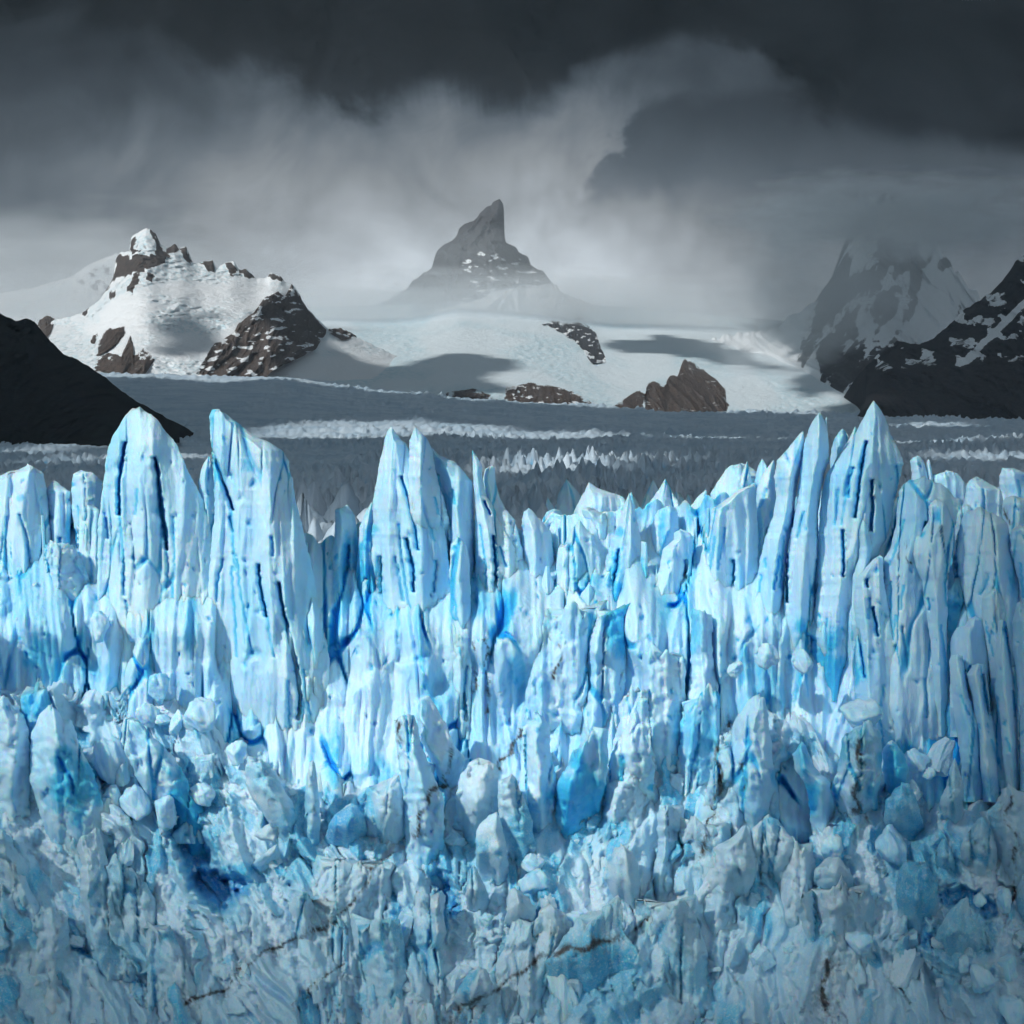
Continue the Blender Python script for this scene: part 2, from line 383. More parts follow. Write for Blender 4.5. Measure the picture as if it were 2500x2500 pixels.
# ------------------------------------------------------------------ mountains
def PL(s, ox=0.0, oy=0.0, k=1.0):
    return [(ox + float(a.split(',')[0]) * k, oy + float(a.split(',')[1]) * k) for a in s.split()]
def d1(s): return PL(s, 0, 450, 0.647)
def d2(s): return PL(s, 1250, 450, 0.647)
def mountain(name, sky, base, Yr, Yb, mt, nu=420, nv=200, amp=0.10, w=160.0, jag=4.0, rockf=None, seed=1, vpow=1.0, gul=1.0):
    x0, x1 = sky[0][0], sky[-1][0]
    pu = np.linspace(x0, x1, nu)
    sx, sy = zip(*sky); bx, by = zip(*base)
    sk = np.interp(pu, sx, sy) + jag * (perlin(pu / 13, 0.5, seed) + 0.6 * perlin(pu / 5.5, 1.5, seed + 2) + 0.35 * perlin(pu / 2.6, 2.5, seed + 3))
    bs = np.maximum(np.interp(pu, bx, by), sk + 1)
    v = np.linspace(0, 1, nv)[:, None]
    kk = np.exp(-0.5 * (np.arange(-60, 61) / max(2.0, 22.0 / (pu[1] - pu[0]))) ** 2); kk /= kk.sum()
    ski = np.convolve(np.pad(sk, 60, mode='edge'), kk, 'valid') + 4
    py = np.maximum.accumulate(ski + (bs - ski) * v + (sk - ski) * np.exp(-30 * v), axis=0); py[0] = sk
    pxg = np.broadcast_to(pu, py.shape)
    Y = Yr + (Yb - Yr) * v ** vpow + 0 * py
    X, Z = XZ(pxg, py, Y)
    H = (max(by) - min(sy)) * KK / 2500 * Yr
    rel = (ridged(X / w + 0.5 * perlin(X / w, Z / w, seed + 4), Z / (w * 1.5) + 0.4 * perlin(X / w, Z / w, seed + 6), 5, seed + 5) - 0.9) * gul + (1 - gul) * fbm(X / w, Z / (w * 0.6), 5, seed + 7, 0.45)
    rel2 = fbm(X / (w * 0.22), Z / (w * 0.3), 4, seed + 8)
    edge = sstep(v, 0.0, 0.06) * 0.85 + 0.15
    dep = -amp * H * (rel + 0.22 * rel2 * gul + 0.10 * (1 - gul) * fbm(X / (w * 0.14), Z / (w * 0.05), 4, seed + 9, 0.6)) * edge
    crev = sstep(fbm(X / 300, Z / 130, 3, seed + 14), -0.15, 0.35) * (1 - gul)
    dep = dep - 15.0 * crev * fbm(X / 26, Z / 11, 4, seed + 15, 0.7) * edge
    rock = rockf(pxg, py, v + 0 * py, rel, rel2) if rockf else np.zeros(py.shape)
    fine = ridged(X / (w * 0.16), Z / (w * 0.2), 3, seed + 12) - 0.9
    Y = Y + dep - 0.02 * H * fine * np.clip(rock, 0, 1) * edge
    X, Z = XZ(pxg, py, Y)
    nb = 14                       # the far side, falling away behind the ridge
    tb = np.linspace(0, 1, nb + 1)[1:, None][::-1]
    Xb = X[0] + 0 * tb; Yb2 = Y[0] + (Yr - Yb) * 0.8 * tb; Zb = Z[0] - (Z[0] - min(20.0, Z.min())) * tb ** 1.3 - 4
    V = np.concatenate([np.stack([Xb, Yb2, Zb], -1), np.stack([X, Y, Z], -1)], 0)
    rk = np.concatenate([np.repeat(rock[:1], nb, 0), rock], 0)
    o = link(name, V, grid_faces(nb + nv, nu), mt, {'rock': rk, 'crev': np.concatenate([np.repeat(crev[:1], nb, 0), crev], 0)})
    Yk = np.stack([np.convolve(np.pad(q, 8, mode='edge'), np.ones(17) / 17, 'valid') for q in Y])
    def host(px, pyy):
        ui = np.clip(((px - x0) / (x1 - x0) * (nu - 1)).astype(int) if hasattr(px, 'astype') else int((px - x0) / (x1 - x0) * (nu - 1)), 0, nu - 1)
        vi = np.clip(((pyy - ski[ui]) / np.maximum(bs[ui] - ski[ui], 1) * (nv - 1)), 0, nv - 1)
        return Yk[np.asarray(vi).astype(int), ui]
    return o, host
def outcrop(name, top, bot, host, B, mt, nu=150, nv=90, seed=1, w=45.0, snow=0.0, ridge=0.5, rk0=0.95):
    """a rock mass standing proud of the slope that carries it"""
    nu, nv = int(nu * 0.75), int(nv * 0.75)
    pu = np.linspace(top[0][0], top[-1][0], nu)
    tx, ty = zip(*top); bx, by = zip(*bot)
    sk = np.interp(pu, tx, ty) + 2.5 * perlin(pu / 9, 0.5, seed) + 1.5 * perlin(pu / 4, 0.5, seed + 1)
    bs = np.interp(pu, bx, by) + 3 * perlin(pu / 10, 3.5, seed)
    bs = np.maximum(bs, sk + 0.5)
    v = np.linspace(0, 1, nv)[:, None]; py = sk + (bs - sk) * v; pxg = np.broadcast_to(pu, py.shape)
    Y = host(pxg, py)
    u = np.linspace(0, 1, nu)[None]
    bul = np.minimum(u / ridge, (1 - u) / (1 - ridge)) ** 0.7 * (np.clip(v / 0.12, 0, 1) ** 0.6) * (0.55 + 0.45 * v)
    X, Z = XZ(pxg, py, Y)
    rel = ridged(X / w, Z / (w * 1.8), 5, seed + 3) - 0.9; fine = fbm(X / 12, Z / 14, 3, seed + 6)
    Y = Y - B * (bul * 1.05 - 0.06) - B * 0.32 * rel * np.clip(bul * 3, 0, 1) - 5 * fine
    rock = rk0 - snow * sstep(fbm(X / 30, Z / 16, 3, seed + 9) + 0.5 * rel, 0.1, 0.6)
    X, Z = XZ(pxg, py, Y)
    return link(name, np.stack([X, Y, Z], -1), grid_faces(nv, nu), mt, {'rock': rock})

# centre horn in the mist
def rock_horn(px, py, v, rel, r2):
    wx = px + 10 * perlin(px / 25, py / 18, 61); wy = py + 7 * perlin(px / 20, py / 14, 62)
    r = np.full(px.shape, 1.05)
    patch = sstep(fbm(px / 34, py / 11, 4, 66), 0.36, 0.5) * sstep(py, 585, 650) * sstep(px, 1080, 1170)
    r = r - 1.1 * patch
    low = np.interp(px, [960, 1120, 1170, 1200, 1300, 1360, 1400], [790, 740, 735, 712, 700, 690, 700])
    r = np.where(wy > low, 0.1, r)
    return r
hs = "-700,1300 -300,1200 0,1090 170,985 225,900 285,875 330,830 400,790 440,660 470,610 520,565 590,540 640,480 660,410 720,370 800,340 860,270 910,220 970,190 975,165 1040,143 1075,185 1083,240 1083,480 1100,545 1150,570 1200,595 1220,645 1270,660 1315,685 1335,765 1380,785 1460,830 1530,915 1560,950 1590,935 1600,1000 1700,1050 1850,1110 2100,1180"
sky = PL(hs, 950, 450, 0.2588)
o, _ = mountain('horn_peak', sky, [(700, 815), (1500, 815)], 10600, 9600, M_GREYROCK, 320, 170, 0.10, 150, 2.0, rock_horn, 60)
tag(o, 'lone pointed grey rock horn rising out of mist', 'mountain', kind='structure')

# snowy mountain with crags
crags = [d1(s) for s in (
    "400,402 428,350 434,290 448,258 495,285 505,270 535,262 620,266 627,300 570,312 530,330 440,354",
    "488,252 494,198 512,212 504,232 526,245 512,264", "556,164 578,166 592,190 602,226 627,262 616,276 592,262 580,205",
    "628,244 660,222 676,242 640,268 618,274", "676,236 702,238 724,298 704,292 682,262", "750,296 806,284 807,336 778,318",
    "846,296 882,288 900,326 876,348 856,312", "902,322 930,318 968,358 918,350", "500,342 530,333 522,378 502,410 483,402",
    "552,338 574,330 578,366 556,362", "412,408 432,404 424,428 410,426", "374,346 400,340 402,400 384,424", "310,470 340,462 322,500",
    "1008,352 1020,332 1060,344 1078,372 1048,362 1018,350", "485,395 505,390 500,412 488,408")]
def rock_left(px, py, v, rel, r2):
    wx = px + 7 * perlin(px / 16, py / 16, 71) + 3 * perlin(px / 6, py / 6, 73); wy = py + 7 * perlin(px / 14, py / 14, 72) + 3 * perlin(px / 6, py / 6, 74)
    r = np.zeros(px.shape)
    for p in crags: r = np.where(inpoly(wx, wy, p), 1.0, r)
    return r
sky = d1("-700,520 -300,600 -60,560 60,560 150,530 205,512 310,486 372,440 402,398 428,350 435,290 450,258 488,250 495,200 530,174 562,163 588,188 602,226 632,240 660,223 680,238 702,238 722,292 750,296 804,284 812,322 850,295 882,288 900,322 930,319 965,354 1005,354 1020,332 1058,344 1078,370 1105,378 1132,420 1162,472 1202,512 1240,548 1300,560 1345,576 1420,610 1600,700")
o, hostL = mountain('snow_mountain', sky, [(-500, 935), (300, 940), (520, 945), (880, 985), (1100, 990)], 7100, 5650, M_MTN, 480, 210, 0.075, 260, 2.2, rock_left, 70, gul=0.12)
tag(o, 'snow covered mountain with black crags along its jagged summit', 'mountain', kind='structure')
MT_LEFT = o
HOSTS = {}
def oc(top, bot, host, B, seed, label, mt=M_ROCK, **k):
    o = outcrop('rock_outcrop', top, bot, host, B, mt, seed=seed, **k); o['label'] = label; o.parent = HOSTS[host]; return o
HOSTS[hostL] = MT_LEFT
oc(d1("735,722 770,655 810,598 880,560 900,525 960,480 1000,426 1050,402 1075,425 1100,376 1132,420 1162,472 1200,512 1232,546"),
   d1("735,726 800,722 900,730 990,735 1050,690 1120,660 1190,622 1232,560"), hostL, 210, 81, 'brown triangular rock peak streaked with snow below the snow mountain', ridge=0.62, snow=0.55, nu=260, nv=190, w=70)
oc(d1("360,650 376,575 402,543 470,533 476,560"), d1("360,652 400,632 440,600 476,562"), hostL, 60, 82, 'upper dark rock rib poking through the snow slope', snow=0.25)
oc(d1("340,590 352,572 372,560"), d1("340,600 356,602 372,570"), hostL, 30, 83, 'smallest dark rock beside the upper rib in the snow slope', nu=40, nv=30)
oc(d1("355,690 370,650 425,632 458,648 492,570 502,600 498,650 540,618 584,650"), d1("355,700 420,712 545,724 584,660"), hostL, 80, 84, 'wide broken rock band at the foot of the snow slope', snow=0.35)
oc(d1("138,540 150,508 176,494 206,508"), d1("138,560 165,588 190,565 206,520"), hostL, 60, 85, 'rounded brown rock knob beside the dark hill', snow=0.3, nu=70, nv=60)
oc(d1("1240,548 1260,542 1290,545 1330,562 1346,576"), d1("1240,558 1290,585 1330,578 1346,579"), hostL, 40, 86, 'low brown rock spur trailing off the triangular peak', snow=0.5, nu=80, nv=40)

# wide snowfield between the mountains
def rock_none(px, py, v, rel, r2): return np.zeros(px.shape)
sky = [(560, 800), (700, 790), (800, 775), (900, 778), (1000, 775), (1120, 752), (1250, 760), (1400, 778), (1500, 790), (1650, 793), (1800, 800), (1900, 802), (2050, 800), (2250, 830), (2500, 860)]
o, hostF = mountain('snowfield', sky, [(560, 960), (700, 945), (900, 975), (1250, 1003), (1650, 1025), (2500, 1035)], 8900, 5560, M_FIELD, 460, 190, 0.11, 420, 0.25, rock_none, 90, vpow=0.8, gul=0.05)
tag(o, 'broad crevassed snowfield sloping between the mountains', 'snowfield', kind='structure')
HOSTS[hostF] = o
sky = [(500, 800), (650, 760), (800, 748), (950, 745), (1100, 738), (1300, 742), (1500, 748), (1750, 770), (2000, 790)]
o, _ = mountain('icecap', sky, [(500, 840), (2000, 840)], 10200, 9000, M_FIELD, 160, 40, 0.05, 300, 0.2, rock_none, 95, gul=0.0)
tag(o, 'pale icecap fading into mist below the rock horn', 'icecap', kind='structure')
oc(d2("100,522 150,499 190,505 232,508 265,499 295,525 315,555 335,610 356,662"), d2("100,526 150,540 200,568 232,585 265,625 300,676 356,672"), hostF, 90, 91, 'snow dusted rock rib cresting the middle of the snowfield', M_GREYROCK, snow=0.85, nu=200, nv=110, ridge=0.7)
oc(d2("-30,755 0,760 60,748 125,752 200,770 240,788 290,815 325,842"), d2("-30,815 0,828 200,845 325,848"), hostF, 70, 92, 'dark rock step below the snowfield with a white snow tongue', snow=0.5, nu=200)
oc(d1("1675,790 1700,780 1790,770 1840,790 1862,805"), d1("1675,800 1790,812 1862,812"), hostF, 40, 93, 'low dark rock strip in shadow under the snowfield', snow=0.3, nu=120, nv=40)
oc(d2("385,832 420,812 455,785 480,780 505,792"), d2("385,846 420,852 505,856"), hostF, 50, 97, 'small rock step at the foot of the dark red crag', nu=90, nv=50)
oc(d2("495,800 510,752 540,740 572,760 598,716 625,722 636,690 652,656 700,682 770,730 806,772 800,800 822,832"), d2("495,858 600,860 700,862 822,860"), hostF, 120, 94, 'dark reddish rock crag standing at the snowfield edge', snow=0.35, nu=240, nv=150, ridge=0.45)

# far misty slope behind the snow mountain
sky = [(-500, 690), (0, 715), (90, 700), (180, 672), (225, 640), (285, 618), (330, 650), (420, 690)]
def rock_back(px, py, v, rel, r2): return sstep(fbm(px / 22, py / 26, 4, 44) + 0.4 * rel, 0.25, 0.6) * sstep(px, 140, 210)
o, _ = mountain('snow_ridge', sky, [(-500, 860), (420, 860)], 9300, 8400, M_MTN, 160, 50, 0.06, 160, 2.0, rock_back, 40, gul=0.3)
tag(o, 'pale snow ridge half lost in mist behind the snow mountain', 'mountain', kind='structure')

# cloud-capped mountain
def rock_right(px, py, v, rel, r2):
    wx = px + 12 * perlin(px / 30, py / 30, 51)
    r = 0.62 + 0.75 * fbm(px / 48 + 0.35 * py / 48, py / 95, 5, 52) - 0.45 * sstep(px, 2180, 2300) * sstep(py, 600, 720)
    r = r - 0.6 * sstep(py, 860, 930) * sstep(px, 2050, 1950)
    r = np.where(px < 1990 - (py - 700) * 0.25, r - 0.8, r)
    return np.clip(r, 0, 1.1)
sky = d2("700,590 860,565 1010,540 1060,490 1130,455 1190,380 1250,290 1282,200 1300,130 1345,60 1420,30 1480,100 1540,180 1600,235 1620,262 1650,290 1668,330 1700,345 1720,385 1757,410 1770,450 1800,470 1950,560 2400,700")
o, hostR = mountain('cloud_capped_mountain', sky, d2("700,905 2400,905"), 8300, 6000, M_GREYROCK, 360, 200, 0.13, 210, 7.0, rock_right, 50)
tag(o, 'grey rock and snow mountain whose summit is lost in cloud', 'mountain', kind='structure')

# near dark ridges
def rock_dark(px, py, v, rel, r2):
    s = sstep(fbm(px / 60 - 0.9 * py / 60, py / 40 + 0.4 * px / 40, 5, 33), 0.10, 0.34) * sstep(960 - py - (px - 2200) * 0.05, 0, 90)
    band = sstep(26 - np.abs((py - 800) + (px - 2440) * 0.95), 0, 22) * sstep(px, 2300, 2400)
    return np.clip(1.05 - 0.62 * s - 0.75 * band, 0, 1.1)
sky = d2("1300,880 1334,820 1336,690 1372,650 1420,610 1452,590 1530,606 1590,580 1650,530 1700,480 1762,440 1822,395 1862,348 1902,290 1934,264 2050,180 2200,150 2500,60")
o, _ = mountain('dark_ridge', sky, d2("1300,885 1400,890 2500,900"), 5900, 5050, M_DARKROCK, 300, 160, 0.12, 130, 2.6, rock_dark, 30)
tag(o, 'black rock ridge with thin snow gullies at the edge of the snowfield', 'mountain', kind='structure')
def rock_all(px, py, v, rel, r2): return np.full(px.shape, 1.3)
sky = d1("-900,300 -400,400 0,488 30,500 62,516 102,504 130,520 152,548 162,582 202,602 242,642 302,666 362,706 402,732 442,770 502,810 562,842 612,872 652,906 672,936 678,960")
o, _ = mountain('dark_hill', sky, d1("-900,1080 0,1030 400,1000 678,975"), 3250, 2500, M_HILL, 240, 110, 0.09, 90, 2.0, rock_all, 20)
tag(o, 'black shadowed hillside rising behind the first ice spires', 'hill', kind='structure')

# ------------------------------------------------------------------ the ice front
D0 = 250.0
def YS(py):   # the rubble apron leans out towards the lake
    return np.interp(py, [1300, 1450, 1600, 1700, 1850, 2000, 2300, 2500, 2700, 3000], [253, 248, 243.5, 241, 238, 234.5, 227, 221, 214, 204])
R = {3: (0, 950), 4: (840, 950), 5: (1660, 950), 6: (0, 1700), 7: (840, 1700), 8: (1660, 1700)}
def dd(r, s): return PL(s, *R[r], 0.4348)
DIRT = [dd(7, "560,1830 700,1740 850,1650 930,1580 1050,1500 1130,1455 1300,1415 1400,1390 1560,1370 1700,1260"),
        dd(6, "1060,1720 1260,1640 1340,1530 1400,1490 1500,1440 1640,1370 1740,1320 1900,1240"), dd(6, "1900,1240 1932,1200 2010,1140 2100,960 2180,880"),
        dd(7, "560,500 520,520 450,620 420,720 390,800"), dd(7, "620,310 600,400 560,440 580,490"), dd(7, "300,130 330,260 310,330"),
        dd(7, "980,180 985,230 940,270 935,330 885,350 885,400"), dd(4, "730,1400 740,1700"), dd(4, "785,1420 815,1600 805,1820"), dd(4, "1170,1380 1220,1520 1190,1620"),
        dd(8, "210,20 175,90"), dd(8, "290,150 230,250 190,330 240,450 200,620 150,780 110,900"), dd(8, "400,320 350,380 345,520"),
        dd(8, "1000,250 1005,330 1035,390 1000,470 975,540 1005,590 1000,640 900,700"), dd(8, "1890,850 1880,1000 1860,1150 1820,1290"), dd(8, "1850,560 1830,680 1880,800"),
        dd(8, "830,1500 800,1700 840,1800"), dd(6, "1930,1480 1800,1600 1650,1760"), dd(5, "1800,690 1840,740"), dd(5, "1270,880 1290,980"), dd(3, "1085,520 1110,530")]
DW = [26, 17, 10, 15, 12, 9, 13, 7, 10, 9, 9, 16, 9, 20, 13, 12, 26, 9, 9, 7, 6]
def dirt_field(px, py):
    r = np.zeros(np.shape(px))
    wx = px + 14 * perlin(px / 45, py / 45, 201) + 3 * perlin(px / 11, py / 11, 203) + 2.5 * perlin(px / 4, py / 4, 206); wy = py + 14 * perlin(px / 45, py / 45, 202) + 3 * perlin(px / 11, py / 11, 204) + 2.5 * perlin(px / 4, py / 4, 207)
    for p, w in zip(DIRT, DW):
        xs = [q[0] for q in p]; ys = [q[1] for q in p]; mk = (px > min(xs) - 70) & (px < max(xs) + 70) & (py > min(ys) - 70) & (py < max(ys) + 70)
        if not mk.any(): continue
        d, a = segdist(wx[mk], wy[mk], p)
        k = np.clip(0.8 + 0.5 * fbm(px[mk] / 60, py[mk] / 60, 3, 205), 0.25, 1.0)
        r[mk] = np.maximum(r[mk], k * (0.80 * np.exp(-(d / (w * 0.26)) ** 2) + 0.46 * np.exp(-(d / (w * 1.7)) ** 2)))
    return r
CLEAR = [(470, 2000, 80, 190, .60), (550, 2150, 90, 60, .65), (850, 1990, 75, 100, .55), (1280, 2030, 50, 90, .5), (1420, 1960, 85, 140, .55), (1120, 2110, 80, 100, .4), (1480, 2400, 170, 130, .42), (2190, 1900, 70, 110, .5), (2250, 2130, 90, 160, .5),
         (2010, 1640, 90, 120, .6), (1855, 1635, 60, 55, .7), (1945, 1955, 55, 85, .85), (190, 1910, 90, 90, .5), (390, 1640, 90, 60, .4), (895, 1500, 34, 220, .55), (1525, 1480, 50, 120, .65), (730, 2060, 55, 150, .45), (2330, 2300, 120, 120, .4), (650, 1900, 60, 100, .35),
         (1690, 1480, 40, 130, .4), (1960, 1820, 50, 70, .4), (2040, 1820, 40, 80, .4), (330, 2130, 80, 70, .3), (1010, 2300, 90, 90, .3), (1700, 1800, 70, 90, .3), (300, 2330, 130, 60, .3), (2400, 1980, 60, 90, .35)]
def clear_ice(px, py):
    r = np.zeros(np.shape(px)); n = None
    for a, b, c, d, m in CLEAR:
        mk = (np.abs(px - a) < c * 1.7) & (np.abs(py - b) < d * 1.7)
        if not mk.any(): continue
        q = np.hypot((px[mk] - a) / c, (py[mk] - b) / d) + 0.55 * fbm(px[mk] / 42, py[mk] / 60, 4, 211)
        r[mk] = np.maximum(r[mk], m * sstep(1.4 - q, 0, 1.1))
    return r
def to_px(X, Y, Z): return 1250 + X / Y * 2500 / KK, HY - (Z - CZ) / Y * 2500 / KK

def tone_field(X, Z, sd):
    return np.clip(0.36 + 0.42 * fbm(X / 7, Z / 15, 4, sd + 40) + 0.25 * perlin(X / 1.6, Z / 2.6, sd + 41), 0, 1)
def ice_relief(X, Z, sd, rough=1.0, tall=7.0, cellw=2.3):
    """depth relief of an ice face seen from the front: + is into the ice"""
    wx = X + 1.1 * perlin(X / 4.5, Z / 26, sd + 1) + 0.10 * perlin(X / 1.1, Z / 3, sd + 2); wz = Z + 2.5 * perlin(X / 3, Z / 9, sd + 3)
    f, e, rr = facet(wx / cellw, wz / (cellw * tall), sd + 4, 0.8)
    y = 0.95 * f * rough * (0.35 + 0.65 * sstep(perlin(X / 7, Z / 12, sd + 14), -0.25, 0.3))
    y = y + 0.6 * perlin(X / 5.0, Z / 20, sd + 6) - 0.85 * (ridged(wx / 3.4, Z / 60, 3, sd + 7, 0.55) - 0.8) - 0.20 * rough * ridged(wx / 0.8, Z / 12, 2, sd + 15)
    y = y + 0.07 * fbm(X / 0.7, Z / 1.6, 3, sd + 8, 0.65)
    # sun cups: shallow scallops crowding the face
    q1, q2, dx, dy, a, b, c = worley((X + 0.25 * perlin(X * 0.9, Z * 0.9, sd + 16)) / 0.85, Z / 0.75, sd + 17)
    cup = np.clip(1 - q1 / 0.75, 0, 1)
    y = y + 0.05 * cup * (0.25 + a) * sstep(perlin(X / 6, Z / 9, sd + 18), -0.35, 0.25)
    # melt pits, deeper than wide
    p1, p2, dx, dy, a, b, c = worley(X / 1.25 + 0.3 * perlin(X, Z, sd + 11), Z / 2.1, sd + 9)
    pit = np.where(a > 0.84, np.clip(1 - p1 / (0.13 + 0.20 * b), 0, 1), 0)
    y = y + 0.45 * pit ** 0.7
    cl = sstep(0.11 - e, 0, 0.09) * sstep(perlin(X / 6, Z / 22, sd + 12), -0.02, 0.3) * rough
    y = y + 0.8 * cl
    blue = 0.42 * sstep(pit, 0.15, 0.8) + 0.55 * cl + 0.13 * sstep(perlin(X / 6, Z / 11, sd + 13), 0.15, 0.6)
    return y, blue, rr
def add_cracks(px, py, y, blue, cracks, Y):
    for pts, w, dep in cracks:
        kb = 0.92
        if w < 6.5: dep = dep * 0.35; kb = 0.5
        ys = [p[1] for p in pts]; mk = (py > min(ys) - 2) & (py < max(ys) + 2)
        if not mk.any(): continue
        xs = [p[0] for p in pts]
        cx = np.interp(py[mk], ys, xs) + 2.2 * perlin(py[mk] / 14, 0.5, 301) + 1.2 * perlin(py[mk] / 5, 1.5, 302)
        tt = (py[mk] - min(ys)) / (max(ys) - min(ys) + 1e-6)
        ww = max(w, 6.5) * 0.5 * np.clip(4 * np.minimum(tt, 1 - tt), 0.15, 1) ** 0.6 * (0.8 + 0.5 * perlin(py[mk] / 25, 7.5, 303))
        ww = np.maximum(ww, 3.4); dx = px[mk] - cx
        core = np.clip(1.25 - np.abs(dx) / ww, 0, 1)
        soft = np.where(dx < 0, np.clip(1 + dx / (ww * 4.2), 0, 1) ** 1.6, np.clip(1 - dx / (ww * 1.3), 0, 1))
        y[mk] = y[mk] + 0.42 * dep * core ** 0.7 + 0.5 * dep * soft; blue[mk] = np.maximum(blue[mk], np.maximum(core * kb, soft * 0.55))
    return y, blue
rng = random.Random(7)
NS = [0]
def serac(label, Y, L, Rr, thick=4.0, ridge=0.5, cracks=(), res=0.165, rough=1.0, blue0=0.0, autoc=4, name='ice_spire', cat='ice spire', cap=0.0, mt=None, sunk=False, group=None, lean=0.0, patch=(), pw=0.88, cellw=2.3, tall=7.0):
    """one tower of ice: outline from its two edges, its own thickness, a keel where the two lit faces meet"""
    NS[0] += 1; sd = NS[0] * 37
    lx, ly = zip(*sorted(L, key=lambda p: p[1])); rx, ry = zip(*sorted(Rr, key=lambda p: p[1]))
    if name == 'ice_spire' and max(ly[-1], ry[-1]) > 1450:      # foot buried in the apron
        ex = 110 if max(ly[-1], ry[-1]) < 1850 else 30
        ly, ry = list(ly) + [ly[-1] + ex], list(ry) + [ry[-1] + ex]; lx, rx = list(lx) + [lx[-1] + 0.5], list(rx) + [rx[-1] + 0.5]
    top = min(ly[0], ry[0]); bot = max(ly[-1], ry[-1])
    k = KK / 2500 * Y
    nr = max(12, int((bot - top) * k / (res * 1.25))); py = np.linspace(top, bot, nr)
    xl = np.interp(py, ly, lx); xr = np.interp(py, ry, rx)
    if cap > 0:     # rounded shoulder for blunt tops
        c = np.clip((py - top) / cap, 0, 1); s = np.sqrt(np.clip(1 - (1 - c) ** 2, 0.0009, 1)); mid = (xl + xr) / 2
        xl = mid + (xl - mid) * s; xr = mid + (xr - mid) * s
    wv = (xr - xl)
    ef = np.clip(wv / 60, 0.1, 1)
    if name != 'ice_spire': ef = ef * 1.7
    xl = xl + ef * (1.8 * perlin(py / 34, 0.5, sd) + 1.2 * perlin(py / 9, 1.5, sd) + 1.2 * perlin(py / 4, 2.5, sd))
    xr = np.maximum(xr + ef * (1.8 * perlin(py / 34, 5.5, sd) + 1.2 * perlin(py / 9, 6.5, sd) + 1.2 * perlin(py / 4, 7.5, sd)), xl + 0.3)
    ns = max(10, int(np.max(wv) * k / res)); u = np.linspace(0, 1, ns)[None]
    px = xl[:, None] + (xr - xl)[:, None] * (0.5 - 0.5 * np.cos(np.pi * u) * 0.35 + (u - 0.5) * 0.65)
    PYg = np.broadcast_to(py[:, None], px.shape)
    wt = np.max((xr - xl)[: max(3, nr // 14)])          # how blunt the top is
    if wt > 12:
        jg = (0.30 if name != 'ice_spire' else 0.12) * min(wt, 90)
        dj = jg * (1.3 * perlin(px / 34, 0.5, sd + 60) + 0.6 * perlin(px / 11, 1.5, sd + 61) + 0.3 * perlin(px / 4.5, 2.5, sd + 62)) + 0.35 * jg * np.sign(np.sin(sd)) * (u - 0.5) * 2
        PYg = PYg + dj * np.exp(-np.clip(PYg - top, 0, None) / (1.6 * jg + 12))
    X, Z = XZ(px, PYg, Y)
    rd = np.clip(ridge + 0.05 * perlin(py / 220, 3.5, sd + 3), 0.12, 0.88)[:, None]
    prof = np.minimum(u / rd, (1 - u) / (1 - rd)) ** pw
    thick = thick * 0.70
    T = thick * np.clip((xr - xl) / (0.75 * np.max(wv)), 0.06, 1)[:, None] ** 0.8
    y, bl, rr = ice_relief(X, Z, sd, rough, tall, cellw)
    if name != 'ice_spire':
        cg = float(np.clip(np.max(wv) * k / 3.2, 1.9, 4.2))
        g1, e1, q1 = facet((X + 0.4 * perlin(X / 1.2, Z / 1.2, sd + 50)) / cg, (Z + 0.5 * perlin(X / 1.5, Z / 1.5, sd + 51)) / (cg * 1.7), sd + 52, 1.2)
        g2, e2, q2 = facet((X + 0.2 * perlin(X / 0.6, Z / 0.6, sd + 53)) / 0.85, Z / 1.2, sd + 54, 1.1)
        y = y + rough * (0.42 * cg * g1 + 0.30 * g2) + 0.16 * rough * fbm(X / 0.6, Z / 0.6, 3, sd + 55)
        bl = bl + 0.16 * (q1 > 0.7) * sstep(e1, 0.02, 0.2)
    damp = np.clip(T / thick * 1.3, 0.15, 1)
    y = y * damp
    cr = list(cracks)
    for i in range((autoc + 1) // 2):
        a = rng.uniform(0.1, 0.9); t0 = rng.uniform(0.12, 0.75); t1 = min(0.98, t0 + rng.uniform(0.08, 0.3))
        rows = np.linspace(t0, t1, 4); idx = (rows * (nr - 1)).astype(int); da = rng.uniform(-5, 5)
        cr.append(([(xl[q] + (xr[q] - xl[q]) * a + da * j, py[q]) for j, q in enumerate(idx)], rng.uniform(3.5, 7), rng.uniform(0.7, 1.8)))
    y, bl = add_cracks(px, PYg, y, bl, cr, Y)
    for (cx, cy_, wx, wy, amt) in patch:    # faces of clear old ice; a few patches paint shaded faces blue
        q = np.hypot((px - cx) / wx, (PYg - cy_) / wy) + 0.35 * fbm(px / 30, PYg / 30, 3, sd + 20)
        bl = np.maximum(bl, (0.5 if name == 'ice_spire' else 0.8) * amt * sstep(1.5 - q, 0, 1.3))
    bl = np.maximum(bl, clear_ice(px, PYg))
    bl = np.clip(bl + blue0 + blue0 * 0.8 * perlin(X / 5, Z / 7, sd + 21), 0, 1)
    tt_ = ((py - top) / (bot - top))[:, None]
    sink = (3.5 * sstep(tt_, 0.72, 1.0)) if not sunk else (1.0 + 6.5 * sstep(tt_, 0.35, 1.0))
    Yf = Y - T * prof + y + sink
    px_, py_ = to_px(X, Y, Z)
    # keep the traced outline: slide each point along its own line of sight row
    Xf = X * Yf / Y; Zf = CZ + (Z - CZ) * Yf / Y
    dirt = dirt_field(px, PYg); tn = tone_field(X, Z, sd)
    nb = max(4, ns // 8); ub = np.linspace(1, 0, nb + 2)[1:-1][None]
    pb = xl[:, None] + (xr - xl)[:, None] * ub
    profb = np.minimum(ub / 0.5, (1 - ub) / 0.5) ** 0.6
